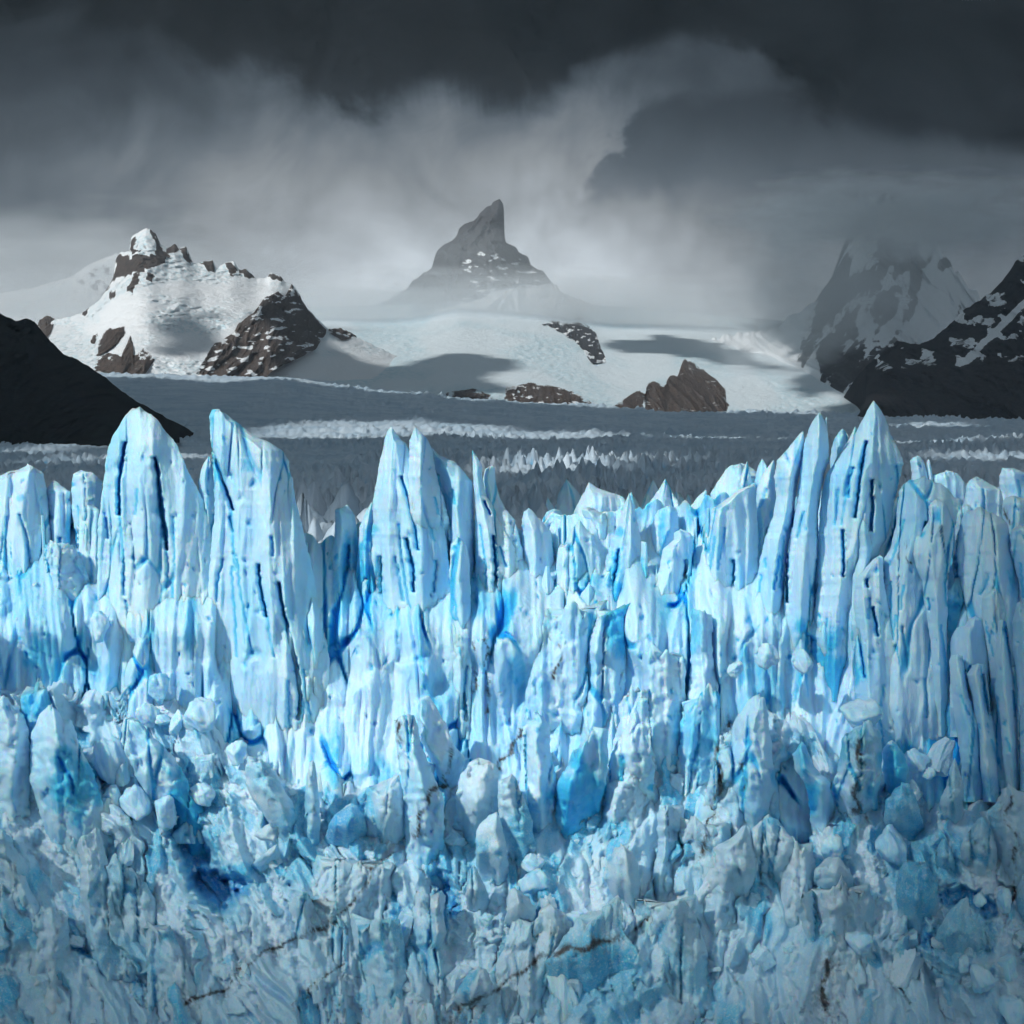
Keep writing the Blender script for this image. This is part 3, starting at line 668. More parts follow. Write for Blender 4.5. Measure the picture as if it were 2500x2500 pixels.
    Ybk = Y + 0.9 * T * profb + 0.4 * perlin(pb / 20, py[:, None] / 40, sd + 30) + sink
    Xb, Zb = XZ(pb, np.broadcast_to(py[:, None], pb.shape), Y)
    V = np.concatenate([np.stack([Xf, Yf, Zf], -1), np.stack([Xb * Ybk / Y, Ybk, CZ + (Zb - CZ) * Ybk / Y], -1)], 1)
    B = np.concatenate([bl, np.repeat(bl[:, -1:], nb, 1) * 0], 1); Dm = np.concatenate([dirt, np.zeros((nr, nb))], 1)
    nc = ns + nb
    F = grid_faces(nr, nc, wrap=True)
    Vt = np.concatenate([V.reshape(-1, 3), V[0].mean(0)[None] + np.array([[0, 0, 0.02]])], 0); it = len(Vt) - 1
    j = np.arange(nc); cap_f = np.stack([np.full(nc, it), j, (j + 1) % nc, (j + 1) % nc], -1)
    o = link(name, Vt, F, mt or M_ICE, {'blue': np.append(B, B[0].mean()), 'dirt': np.append(Dm, 0), 'tone': np.append(np.concatenate([tn, np.full((nr, nb), 0.4)], 1), 0.3)})
    bm = bmesh.new(); bm.from_mesh(o.data); bm.verts.ensure_lookup_table()
    for q in range(nc): 
        try: f = bm.faces.new((bm.verts[it], bm.verts[q], bm.verts[(q + 1) % nc])); f.smooth = True
        except ValueError: pass
    bm.to_mesh(o.data); bm.free()
    tag(o, label, cat, group, 'thing')
    return o
def part_of(name, parent, o):
    o.name = name; o.parent = parent
    if 'category' in o: del o['category']
    if 'kind' in o: del o['kind']
    return o
def CR(r, s, w, dep=2.2): return (dd(r, s), w * 0.4348 * 1.4, dep * 1.15)

# --- the wall of ice behind the towers
def back_wall():
    nc, nr = 600, 310
    pxs = np.concatenate([np.linspace(-1100, -175, 70), np.linspace(-160, 2660, nc), np.linspace(2675, 3600, 70)])[None]; nc = pxs.shape[1]
    top = np.interp(pxs, [-160, 300, 480, 740, 800, 1000, 1250, 1500, 1800, 2100, 2400, 2660], [1260, 1250, 1300, 1330, 1330, 1260, 1275, 1255, 1215, 1230, 1250, 1230])
    top = top - 90 * np.abs(perlin(pxs / 70, 4.5, 403)) * ((pxs < -100) | (pxs > 2600))
    top = top + 28 * perlin(pxs / 34, 0.5, 401) + 22 * ridged(pxs / 60, pxs * 0 + 2.5, 3, 402) - 20
    v = np.linspace(0, 1, nr)[:, None]; py = top + (2060 - top) * v; px = np.broadcast_to(pxs, py.shape)
    Yw = 258.0
    X, Z = XZ(px, py, Yw)
    y, bl, rr = ice_relief(X, Z, 411, 1.6, 3.4, 3.2)
    f, e, r3 = facet((X + 1.5 * perlin(X / 5, Z / 9, 421)) / 6.5, Z / 24, 422, 1.2)
    y = 1.3 * y + 3.2 * f
    Yf = Yw + y - 13.0 * sstep(py, 1260, 1560) - 6.0 * sstep(py, 1700, 2000)
    bl = np.clip(bl + 0.10 + 0.26 * sstep(fbm(X / 4, Z / 12, 3, 423), 0.1, 0.6), 0, 1)
    Xf, Zf = X * Yf / Yw, CZ + (Z - CZ) * Yf / Yw
    k = 10; tb = np.linspace(1, 0, k, endpoint=False)[:, None]
    Yt = Yf[0] + 26 * tb; Zt = Zf[0] - 7 * tb + 1.2 * fbm(Xf[0] / 6 + 0 * tb, Yt / 6, 3, 431); Xt = Xf[0] + 0 * tb
    V = np.concatenate([np.stack([Xt, Yt, Zt], -1), np.stack([Xf, Yf, Zf], -1)], 0)
    B = np.concatenate([np.zeros((k, nc)), bl], 0); Dm = np.concatenate([np.zeros((k, nc)), dirt_field(px, py)], 0)
    o = link('ice_cliff', V, grid_faces(nr + k, nc), M_ICE, {'blue': B, 'dirt': Dm, 'tone': np.concatenate([np.full((k, nc), 0.3), tone_field(X, Z, 400)], 0)})
    tag(o, 'blue ice cliff filling the gaps behind the white spires', 'ice cliff')
back_wall()

# --- towers, traced edge by edge
S = serac
S('rounded pale hump of ice at the very edge beside the dark plain', 254, dd(3, "100,450 20,460 -60,500 -90,700 -90,1500"), dd(3, "200,432 245,470 262,560 275,700 290,900 320,1150 330,1500"), 5, 0.6, cracks=[CR(3, "30,840 38,950 45,1150", 10), CR(3, "110,700 150,830 175,1050", 9)], cap=10, patch=[(50, 1215, 12, 10, 0.8)])
S('low sloping ice shoulder between the edge hump and notched block', 255.5, dd(3, "290,512 262,560 258,800 300,1150"), dd(3, "310,512 350,545 395,575 402,700 392,880 400,1150"), 4, 0.4, patch=[(168, 1300, 12, 60, 0.75)], cap=4)
S('notched squarish ice tower standing just before the tallest rounded spire', 254, dd(3, "410,455 400,560 405,700 430,900 440,1250"), dd(3, "500,455 540,480 575,515 570,650 560,850 550,1250"), 4, 0.45, cap=5, autoc=3)
S('thin pale ice slat with pointed top beside the tallest rounded spire', 252, dd(3, "470,580 455,620 440,720 430,900 440,1250"), dd(3, "500,575 520,640 545,615 560,680 555,900 548,1300"), 2.5, 0.5, cap=3, autoc=2)
S('tall rounded ice spire split by two deep blue slits', 248, dd(3, "783,98 740,120 690,180 640,250 605,330 590,430 578,540 565,640 550,760 548,900 545,1050 548,1200 560,1400 560,1900"),
  dd(3, "785,98 815,120 850,140 890,180 930,240 985,300 1020,370 1050,440 1085,510 1130,600 1160,700 1185,800 1195,950 1190,1050 1200,1200 1210,1400 1220,1900"), 5.2, 0.42,
  cracks=[CR(3, "706,300 680,420 668,560 672,700", 17, 3.2), CR(3, "672,690 690,900 702,1110", 5, 1.5), CR(3, "868,380 888,480 900,640 922,770 938,900", 24, 3.0), CR(3, "930,860 940,980 940,1120", 6, 1.5),
          CR(3, "770,560 765,640 760,700", 8, .8), CR(3, "710,1190 722,1270 740,1340", 10), CR(3, "595,720 600,780 608,840", 6)], autoc=6, patch=[(356, 1700, 17, 12, 0.8)], rough=0.75)
S('small ice shoulder against the leaning flat topped spire', 249.5, dd(3, "1172,385 1140,420 1120,480 1112,530 1140,700 1150,900 1150,1150"), dd(3, "1178,385 1200,430 1215,600 1220,1150"), 2.5, 0.4, autoc=1)
S('leaning flat topped ice spire with shaded flank and slit', 247, dd(3, "1195,128 1172,165 1176,210 1185,260 1192,400 1200,520 1205,700 1195,800 1180,950 1170,1100 1180,1300 1200,1500 1230,1900"),
  dd(3, "1275,135 1330,175 1380,225 1430,260 1500,290 1580,340 1620,400 1640,500 1660,620 1685,720 1710,820 1735,930 1765,1050 1790,1200 1810,1320 1835,1420 1850,1520 1890,1900"), 6.6, 0.66,
  cracks=[CR(3, "1188,340 1230,460 1270,560 1310,680", 18, 3.2), CR(3, "1290,715 1310,800", 9), CR(3, "1330,950 1345,1080 1370,1230 1400,1380 1415,1480", 6, 1.2), CR(3, "1450,990 1462,1080 1480,1180 1500,1275", 13, 2.4),
          CR(3, "1505,1270 1520,1400 1540,1500", 6, 1.2), CR(3, "1570,1090 1585,1200 1605,1290 1640,1440 1672,1600 1685,1720 1680,1850", 18, 3.0), CR(3, "1300,1000 1312,1120 1325,1300 1332,1500", 5, 1), CR(3, "1160,1000 1155,1100 1168,1215", 18, 2.5),
          CR(3, "1178,1290 1190,1420 1205,1520 1212,1630", 11, 2.2), CR(3, "1525,830 1532,880 1530,930", 8)], autoc=7, patch=[(603, 1135, 26, 20, 0.75), (622, 1172, 10, 20, 0.6), (505, 1600, 20, 22, 0.6)], rough=0.8, cap=6, pw=0.8)
S('slanted flat topped slab leaning at the edge below the hump', 249, dd(3, "255,885 245,900 250,980 285,1200 330,1380 375,1500 385,1600"), dd(3, "428,862 460,930 490,1030 520,1100 540,1200 545,1600"), 3.5, 0.3, cracks=[CR(3, "262,960 290,1130 320,1280 368,1480", 12, 1.6)], autoc=2, cap=4, name='ice_slab', cat='ice slab')
S('small square white ice block beside the slanted slab', 249, dd(3, "160,1080 158,1250 170,1450 170,1600"), dd(3, "242,1080 262,1200 285,1350 320,1600"), 3, 0.5, autoc=1, cap=2, name='ice_slab', cat='ice slab')
S('pale ice buttress at the frame edge under the hump', 250, dd(3, "-60,1040 -80,1300 -80,1700"), dd(3, "0,1080 40,1180 75,1280 120,1450 130,1700"), 4, 0.6, cap=8, autoc=3)
S('narrow ice pillar rising beside the deep blue cleft', 255, dd(3, "1880,840 1850,930 1815,1080 1795,1220 1790,1500"), dd(4, "20,668 50,700 75,790 80,900 60,1250 40,1800"), 3.5, 0.35, patch=[(845, 1390, 14, 90, 0.8), (870, 1330, 10, 50, .6)], blue0=0.1)
S('ragged white slab tucked against the twin tipped tower', 253.5, dd(4, "150,640 120,690 85,780 75,950 40,1300 20,1850"), dd(4, "165,640 170,900 200,1300 215,1850"), 3.5, 0.5, cracks=[CR(4, "120,1060 105,1250 85,1500", 12)], blue0=0.1)
S('blue streaked ice rib in the cleft beside the twin tower', 251.5, dd(4, "30,1200 15,1280 -20,1500 -40,1950"), dd(4, "60,1230 90,1400 100,1700 110,1950"), 3, 0.5, autoc=3, blue0=0.15)
TWIN = S('broad twin tipped tower of ice before the dark slit', 250, dd(4, "268,216 240,240 215,330 195,430 175,540 162,640 158,800 155,950 180,1100 205,1300 215,1500 205,1700 200,2050"),
  dd(4, "274,216 285,235 305,262 325,290 345,300 400,420 500,600 560,700 590,1000 600,1300 610,1600 640,2050"), 5.5, 0.5,
  cracks=[CR(4, "200,940 205,1060 212,1200 212,1320", 20, 3.5), CR(4, "205,1490 212,1560 215,1650", 18, 3), CR(4, "352,840 372,930 392,1030 395,1140", 15, 2.6), CR(4, "515,960 512,1060 508,1140", 8), CR(4, "440,1500 442,1620 448,1700", 7), CR(4, "280,1380 285,1500 275,1600", 6)],
  autoc=7, patch=[(938, 1445, 14, 22, .6), (1030, 1522, 9, 14, .8)], rough=0.7)
part_of('tip', TWIN, S('second sharp tip of the broad twin tower', 249, dd(4, "398,210 382,248 368,290 362,400 358,600 365,900"), dd(4, "404,210 412,218 440,250 470,285 495,340 510,440 530,520 560,600 590,720 592,900"), 5, 0.4, autoc=2, rough=0.55))
S('stepped white shoulder sloping off the twin tower', 251, dd(4, "492,328 505,420 530,560 570,720 590,900 598,1300 600,2000"), dd(4, "500,330 540,370 570,382 625,405 670,460 722,520 728,650 728,850 722,1150 725,2000"), 5, 0.45,
  cracks=[CR(4, "530,480 545,580 575,680 592,740", 18, 2.6), CR(4, "610,560 622,640", 7), CR(4, "590,860 596,1000 592,1200 598,1350", 14, 2.8)], autoc=3)
S('rounded ice slab leaning on the stepped shoulder', 246.5, dd(4, "625,842 600,872 592,1000 596,1200 602,1700 605,2000"), dd(4, "655,838 690,880 705,1000 715,1200 718,1700 718,2000"), 3, 0.5, cap=5, autoc=3, cracks=[CR(4, "690,1560 675,1700 668,1800", 6)])
S('needle thin ice spike beside the dark slit', 250.5, dd(4, "718,345 722,450 730,560 735,700 738,900 732,1150 735,2000"), dd(4, "722,347 750,385 778,430 776,490 800,600 850,680 870,740 960,900 1000,1100 1040,1300 1080,2050"), 5, 0.45,
  cracks=[CR(4, "838,820 848,950 855,1100 868,1300 878,1420", 14, 2.6), CR(4, "875,880 890,940 910,1000", 10, 1.5), CR(4, "785,630 800,660 820,700", 12, 1.5), CR(4, "790,1440 800,1560 815,1700", 6, .8)], autoc=5, patch=[(1168, 1210, 10, 20, .65), (1175, 1455, 8, 12, .7)])
S('blunt ice finger just behind the needle thin spike', 253, dd(4, "822,424 790,445 778,500 790,800 800,1200"), dd(4, "834,424 848,445 852,520 872,600 905,670 962,740 1005,900 1010,1200"), 4, 0.45, cap=3, autoc=2)
S('white stump with squared top in the middle gap', 254, dd(4, "1012,675 1000,722 998,900 1010,1100 1030,1300 1060,1900"), dd(4, "1050,680 1085,722 1112,742 1160,800 1182,900 1185,1200 1180,1900"), 4.5, 0.45, autoc=4, cap=4)
S('small double headed stump behind the squared one', 264, dd(4, "1138,680 1112,732 1100,900 1100,1200"), dd(4, "1212,672 1238,745 1256,800 1270,950 1280,1200"), 4, 0.5, cap=4, autoc=1)
S('grooved white column flowing down the middle', 250.5, dd(4, "1130,1000 1090,1150 1085,1400 1100,1700 1090,2100"), dd(4, "1150,1000 1185,1120 1220,1260 1240,1500 1250,2100"), 3.5, 0.5, autoc=5)
S('tall leaf shaped slab with soft blue centre', 252.5, dd(4, "1322,738 1275,790 1238,870 1218,1000 1195,1150 1185,1400 1200,1950"), dd(4, "1330,738 1362,770 1405,830 1440,950 1452,1030 1430,1200 1400,1400 1390,1950"), 5, 0.42, cracks=[CR(4, "1310,1060 1315,1130 1318,1180", 9, 1.4)], patch=[(1408, 1400, 22, 75, .5)], autoc=3)
S('bright ridge of snow white ice behind the leaf shaped slab', 275, dd(4, "1372,528 1335,595 1290,690 1250,780 1240,1000"), dd(4, "1382,528 1430,560 1500,580 1560,600 1620,660 1640,1000"), 6, 0.35, autoc=3)
S('squared pale block between leaf slab and hooked spire', 258, dd(4, "1330,662 1340,700 1380,760 1420,900 1420,1200"), dd(4, "1415,668 1450,690 1490,735 1500,1000 1500,1200"), 4, 0.4, autoc=2, cap=4)
S('hooked ice spire with shadowed blue scoop', 253, dd(4, "1600,588 1578,635 1535,765 1490,895 1440,1040 1410,1250 1350,1500 1310,1900"), dd(4, "1604,590 1635,690 1662,830 1690,900 1740,1000 1680,1150 1600,1300 1560,1500 1510,1900"), 5, 0.4,
  cracks=[CR(4, "1540,900 1530,1000 1500,1150", 14, 2), CR(4, "1470,1270 1460,1350 1445,1410", 26, 3)], patch=[(1515, 1300, 14, 14, .85), (1536, 1440, 26, 50, .95), (1522, 1545, 22, 45, .95)], autoc=3)
S('wide ice peak behind the hooked spire', 266, dd(4, "1800,508 1772,558 1722,628 1690,700 1680,1000"), dd(4, "1806,508 1842,570 1882,642 1905,720 1932,800 1932,1000"), 5, 0.45, autoc=3)
S('rounded ice crest with blue hollow beside the hooked spire', 257, dd(4, "1760,680 1725,760 1700,870 1690,1000 1690,1500"), dd(4, "1850,662 1875,690 1880,780 1830,900 1800,1050 1780,1500"), 4, 0.6, cap=5, patch=[(1618, 1290, 12, 60, .9), (1590, 1350, 10, 40, .8)], autoc=2)
S('long tilted white slab below the rounded crest', 252, dd(4, "1850,840 1790,900 1770,1020 1700,1150 1660,1300 1600,1500 1560,1950"), dd(4, "1920,790 1960,820 1950,1000 1930,1250 1900,1500 1870,1950"), 4.5, 0.4, cracks=[CR(4, "1920,960 1912,1100 1890,1300 1875,1480", 16, 2.6)], patch=[(1640, 1530, 12, 12, .8)], autoc=4, cap=4)
S('slim ridge of ice in the middle foreground of the wall', 248.5, dd(4, "1372,1085 1330,1150 1300,1280 1290,1450 1310,1950"), dd(4, "1382,1085 1415,1150 1425,1250 1470,1400 1490,1600 1470,1950"), 3, 0.5, autoc=4)
S('smooth white wave crest at the start of the high group', 261, dd(5, "140,565 100,600 40,690 0,760 -30,900 -30,1200"), dd(5, "150,565 152,640 190,700 210,900 220,1200"), 4, 0.7, autoc=1)
DOME = S('broad white dome with small sharp points along its top', 262, dd(5, "320,415 260,450 210,520 170,590 150,700 150,1000"), dd(5, "365,415 405,430 440,470 530,500 545,700 540,1000"), 5, 0.4, autoc=2, cap=4)
part_of('point', DOME, S('tiny sharp point on the broad white dome', 259, dd(5, "375,405 350,470 320,550 310,700"), dd(5, "380,405 395,470 410,560 410,700"), 2, 0.4, autoc=0))
part_of('point', DOME, S('second tiny sharp point on the dome by the shadowed spire', 259, dd(5, "460,392 440,430 420,520 410,700"), dd(5, "466,392 492,440 500,520 510,700"), 2, 0.4, autoc=0))
S('pale face with a dark grey facet below the white dome', 252, dd(5, "400,535 320,580 230,640 180,670 160,800 140,1000 130,1250 130,1500"), dd(5, "425,535 430,650 440,850 430,1050 400,1250 390,1500"), 5, 0.25, cracks=[CR(5, "300,960 302,1030 300,1110", 11, 1.6), CR(5, "160,800 140,950 130,1200", 10, 1.6)], autoc=3, patch=[(1755, 1330, 24, 70, .42)])
S('narrow pale rib beside the dark grey facet', 256, dd(5, "522,398 470,470 430,560 425,800 430,1100"), dd(5, "530,398 540,500 550,640 530,720 480,850 450,1100"), 3.5, 0.5, patch=[(1884, 1255, 9, 16, .85)], autoc=2)
S('bent ice spire with a dark shadowed inner face', 249, dd(5, "686,238 650,280 600,340 545,400 528,500 540,620 520,720 482,830 452,950 432,1100 392,1240 380,1500"), dd(5, "694,238 698,300 692,400 668,500 645,640 632,760 605,900 585,1100 565,1500"), 5, 0.6,
  cracks=[CR(5, "480,950 478,1000", 7), CR(5, "460,1040 452,1120 448,1180", 7)], patch=[(1908, 1175, 17, 40, .55), (1945, 1105, 9, 40, .75)], autoc=4)  # first patch paints the shadow on the spire's left face into the colour
FORK = S('forked spire with a thin horn at its top', 248, dd(5, "758,150 735,190 706,270 692,350 672,480 652,650 622,800 602,950 582,1150 580,1500"), dd(5, "800,160 822,200 828,240 840,330 838,400 812,470 792,560 778,700 782,850 772,1000 758,1150 742,1500"), 5, 0.55,
  cracks=[CR(5, "652,430 656,520 640,650 628,770", 11, 2.2), CR(5, "600,930 595,1000 604,1100 606,1190", 17, 2.6), CR(5, "580,1000 578,1200 574,1350", 8, 1.4), CR(5, "785,620 788,760 784,930", 9, 1.8), CR(5, "768,960 765,1080 758,1160", 7, 1.5)], autoc=4, cap=5)
part_of('horn', FORK, S('thin horn of ice rising from the forked spire', 248.6, dd(5, "822,156 808,185 800,260 800,420"), dd(5, "826,156 829,240 838,320 838,420"), 1.6, 0.6, autoc=0))
S('small rounded spike between the forked spire and highest pyramid', 256, dd(5, "905,222 872,270 852,330 844,390 840,600"), dd(5, "918,222 942,255 948,300 960,420 960,600"), 3, 0.45, cap=3, autoc=0)
S('sliver of ice leaning on the highest pyramid', 252.5, dd(5, "980,214 945,290 885,375 850,450 840,650"), dd(5, "990,216 992,290 990,400 980,650"), 2.5, 0.4, autoc=0)
S('highest pyramid shaped ice spire with long blue slits', 247.5, dd(5, "1088,68 1060,105 1030,165 1005,215 970,280 900,370 850,440 818,480 802,560 782,700 786,900 772,1100 745,1330 735,1500"),
  dd(5, "1094,68 1130,115 1160,180 1190,270 1240,360 1255,420 1232,520 1205,640 1182,750 1155,850 1100,950 1040,1050 1000,1250 990,1500"), 7, 0.5,
  cracks=[CR(5, "1052,290 1030,380 1018,460 1008,540 985,720", 13, 2.8), CR(5, "1080,510 1076,600 1084,660 1072,790", 14, 2.6), CR(5, "915,795 920,900 918,1050", 11, 2.2), CR(5, "1212,430 1226,520 1202,620", 10, 1.8), CR(5, "725,910 714,950", 9), CR(5, "695,530 700,580", 10), CR(5, "890,560 880,700 870,760", 6, 1)],
  autoc=5, rough=0.7, patch=[(2128, 1035, 7, 16, .5)])
BUTT = S('wide grey headed ice buttress with broad cast shadow', 244.5, dd(5, "1330,508 1270,530 1232,570 1220,640 1216,750 1180,900 1142,950 1130,1100 1110,1350 1100,1700 1100,2000"), dd(5, "1430,505 1482,540 1522,580 1562,620 1548,760 1522,900 1506,1000 1502,1200 1512,1500 1535,2000"), 6, 0.35,
  cracks=[CR(5, "1135,930 1140,1010 1138,1130", 13, 2.4), CR(5, "1250,1330 1265,1450 1275,1580", 9, 1.6), CR(5, "1190,1080 1188,1250 1186,1360", 8, 1.4), CR(5, "1375,1620 1385,1720 1390,1850", 10, 1.6), CR(5, "1380,740 1370,800", 14, 1.6), CR(5, "1400,1330 1420,1400 1435,1500", 7)], autoc=5, cap=12)
part_of('pillar', BUTT, S('slender pale pillar fixed to the front of the grey buttress', 241.5, dd(5, "1425,620 1395,650 1392,750 1312,840 1296,920 1330,1010 1362,1080 1372,1200 1400,1350 1430,1700"), dd(5, "1460,610 1502,650 1542,760 1530,900 1505,1050 1500,1300 1500,1700"), 3.5, 0.5, cap=6, autoc=3, cracks=[CR(5, "1520,670 1530,730 1545,800", 12), CR(5, "1400,1170 1405,1240", 8)]))
S('curled ice finger in front of the highest pyramid', 244.5, dd(5, "1008,688 988,780 992,850 1002,950 970,1050 960,1300"), dd(5, "1028,686 1060,750 1072,850 1080,900 1060,1000 1070,1300"), 2.6, 0.6, cap=4, autoc=1)
S('shaded ice slab under the curled finger with dark clefts', 243, dd(5, "1110,930 1060,980 990,1050 975,1180 985,1350 980,1700 1000,2000"), dd(5, "1140,930 1150,1100 1180,1300 1230,1600 1260,2000"), 4.5, 0.35, cracks=[CR(5, "1068,1170 1066,1230 1064,1290", 10, 2), CR(5, "1085,1230 1102,1310 1115,1390", 16, 2.2), CR(5, "1005,1350 1020,1480 1040,1620", 12, 2), CR(5, "1050,1070 1058,1110", 14, 2)], autoc=4, cap=4)
S('small knobbly ice head beyond the highest pyramid', 262, dd(5, "1318,376 1292,400 1300,470 1290,600"), dd(5, "1342,374 1372,410 1392,485 1410,600"), 3, 0.5, cap=4, autoc=0)
S('little ice peg beside the knobbly head', 263, dd(5, "1388,392 1382,430 1390,500 1385,600"), dd(5, "1402,392 1412,440 1420,500 1430,600"), 1.8, 0.5, cap=3, autoc=0)
S('flat dirty shelf of ice beyond the knobbly head', 264, dd(5, "1420,465 1400,500 1400,560 1380,700"), dd(5, "1560,470 1600,520 1612,580 1600,700"), 4, 0.5, cap=5, autoc=1)
S('worn ice crag rising beyond the dirty shelf', 259, dd(5, "1640,490 1610,540 1590,640 1560,800 1560,1100"), dd(5, "1690,490 1730,520 1800,560 1815,640 1830,1100"), 5, 0.45, cap=6, autoc=2)
S('square blue streaked ice crag at the far edge', 268, dd(5, "1810,450 1790,500 1800,600 1800,900"), dd(5, "1900,442 1950,470 2000,600 2000,900"), 5, 0.5, cap=4, patch=[(2470, 1190, 16, 26, .5), (2500, 1170, 8, 14, .8)], autoc=1)
S('rough white ice pile behind the shadowed dome', 252, dd(5, "1830,610 1810,650 1800,760 1790,1000"), dd(5, "1930,600 1990,640 2010,800 2010,1000"), 4, 0.4, cap=6, autoc=2)
S('shadowed ice dome with a dirty notch', 243.5, dd(5, "1670,668 1610,690 1580,740 1552,830 1532,900 1530,1000 1552,1100 1605,1280 1620,1500"), dd(5, "1730,672 1800,720 1842,760 1862,870 1882,950 1900,1050 1910,1200 1910,1500"), 6, 0.6, cap=10,
  cracks=[CR(5, "1545,940 1550,1030 1580,1150 1605,1280", 24, 3), CR(5, "1735,1040 1725,1100 1690,1150", 10, 1.6)], autoc=2, patch=[(2470, 1420, 14, 40, .8)])
S('tall shaded ice flank cut by the frame edge', 242, dd(5, "1860,775 1850,830 1855,900 1880,1000 1910,1130 1930,1300"), dd(5, "1960,760 2040,800 2050,1000 2050,1300"), 5, 0.4, cap=4, autoc=2)
S('squat pale block at the top of the fluted columns', 240, dd(5, "1720,1135 1700,1160 1695,1260 1720,1420 1745,1600"), dd(5, "1805,1132 1820,1180 1832,1300 1840,1600"), 3.5, 0.5, cap=4, autoc=2)
S('stubby shoulder beside the squat pale block', 240.5, dd(5, "1625,1280 1600,1330 1560,1330 1520,1400 1515,1600"), dd(5, "1690,1275 1710,1350 1735,1500 1740,1700"), 3.5, 0.5, cap=4, autoc=2)
S('first of the fluted shaded columns beside the buttress', 236.5, dd(5, "1530,1490 1512,1520 1528,1700 1545,1900 1570,2020 1590,2250"), dd(5, "1590,1510 1605,1560 1625,1650 1645,1760 1690,1900 1720,2250"), 3.5, 0.5, cap=5, autoc=3, cracks=[CR(5, "1598,1520 1610,1620 1635,1740", 11, 2)])
S('second of the fluted shaded columns', 236, dd(5, "1640,1560 1612,1600 1640,1740 1660,1900 1700,2250"), dd(5, "1700,1540 1720,1600 1740,1750 1770,1950 1790,2250"), 3.5, 0.45, cap=5, autoc=3, cracks=[CR(5, "1705,1610 1715,1720 1740,1830", 14, 2.4)])
S('third of the fluted shaded columns with wavy front', 235.5, dd(5, "1790,1300 1770,1500 1765,1700 1800,1900 1830,2250"), dd(5, "1830,1290 1850,1420 1870,1600 1890,1800 1900,2250"), 3.5, 0.5, cap=5, autoc=3, cracks=[CR(5, "1832,1340 1845,1440 1870,1560", 12, 2), CR(5, "1870,1690 1880,1780 1890,1840", 9)])
S('last fluted column, cut off by the frame edge', 235, dd(5, "1890,1210 1870,1300 1860,1450 1890,1600 1900,1900 1910,2250"), dd(5, "1930,1190 2000,1300 2040,1500 2040,2250"), 4, 0.5, cap=5, autoc=3)

# --- blades crowding between the towers and down the wall
NEAR = [(60, 'the edge hump'), (330, 'the tall rounded spire'), (620, 'the leaning flat topped spire'), (800, 'the blue cleft'), (960, 'the twin tower'), (1150, 'the needle thin spike'), (1290, 'the squared stump'),
        (1420, 'the leaf shaped slab'), (1540, 'the hooked spire'), (1740, 'the white dome'), (1900, 'the bent spire'), (2000, 'the forked spire'), (2130, 'the highest pyramid'), (2270, 'the grey buttress'), (2420, 'the shadowed dome')]
LOW = [(60, 'the grey ice column'), (190, 'the big leaning slab'), (380, 'the blue gorge'), (560, 'the tilted slab'), (700, 'the squared pale block'), (850, 'the turquoise dome'), (1020, 'the dirty upright slab'), (1170, 'the knobbly white block'), (1320, 'the bright white column'),
       (1450, 'the upper turquoise block'), (1560, 'the rough leaning pillar'), (1780, 'the stained slab'), (1950, 'the dark blue cave'), (2110, 'the dirt veined pillar'), (2230, 'the cracked turquoise block'), (2350, 'the sharp little spire'), (2460, 'the flat pale block')]
ORD = 'first second third fourth fifth sixth seventh eighth ninth tenth eleventh twelfth thirteenth fourteenth fifteenth sixteenth seventeenth eighteenth nineteenth twentieth'.split()
PENDING = {}
def later(o, px, word, noun, tail, anchors):
    """collect repeats; their labels are told apart once all of them stand"""
    a = min(anchors, key=lambda q: abs(q[0] - px))[1]
    PENDING.setdefault((word, noun, tail, a), []).append((px, o))
def settle_labels():
    for (word, noun, tail, a), v in PENDING.items():
        v.sort(key=lambda q: q[0])
        for i, (px, o) in enumerate(v):
            o['label'] = f"{word} {noun} {tail} {a}" + ('' if len(v) == 1 else f", {ORD[min(i, 19)]} from the left")
def hue(b): return 'whitish' if b < 0.02 else ('pale blue' if b < 0.15 else 'turquoise')
def blade(noun, name, cat, px, top, w, h, Y, lean, group, r, anchors, tail, flats, blue0=0.0, **k):
    n = 8; ts = np.linspace(0, 1, n); tipx = px + r.uniform(-0.3, 0.3) * w; flat = r.choice(flats); slope = r.uniform(-0.5, 0.5) * w * flat
    L, Rr = [], []
    pL, pR = r.uniform(0.35, 0.8), r.uniform(0.35, 0.8)
    for i, q in enumerate(ts):
        cx = tipx + (px - tipx) * min(1, q * 2) + lean * h * q
        L.append((cx - w * 0.5 * max(flat, q ** pL) * r.uniform(0.85, 1.1), top + h * q + (max(0, slope) if i == 0 else 0))); Rr.append((cx + w * 0.5 * max(flat, q ** pR) * r.uniform(0.85, 1.1), top + h * q + (max(0, -slope) if i == 0 else 0)))
    o = S(noun, Y, L, Rr, autoc=0, group=group, name=name, cat=cat, ridge=r.uniform(0.2, 0.8), res=0.23, blue0=blue0, **k)
    later(o, tipx, hue(blue0), noun, tail, anchors); return o
rb = random.Random(23)
OPEN = [(440, 1990, 70), (400, 1900, 40), (520, 2130, 90), (560, 2165, 60), (1945, 1955, 80), (1855, 1640, 50), (2010, 1620, 70), (2380, 2200, 90), (850, 2000, 60), (1400, 1960, 80), (1120, 2130, 60), (1470, 2400, 110), (2250, 2150, 60), (2175, 1880, 50), (380, 1680, 40)]
def open_ground(px, t0, w, h):
    return any(abs(px - a) < w * 0.5 + c * 0.7 and t0 < b + c * 0.6 and t0 + h > b - c * 0.6 for a, b, c in OPEN)
SKY_TOP = ([-60, 200, 480, 740, 860, 900, 1150, 1300, 1500, 1650, 1850, 2200, 2560], [1230, 1220, 1240, 1330, 1330, 1240, 1250, 1290, 1260, 1250, 1180, 1220, 1230])
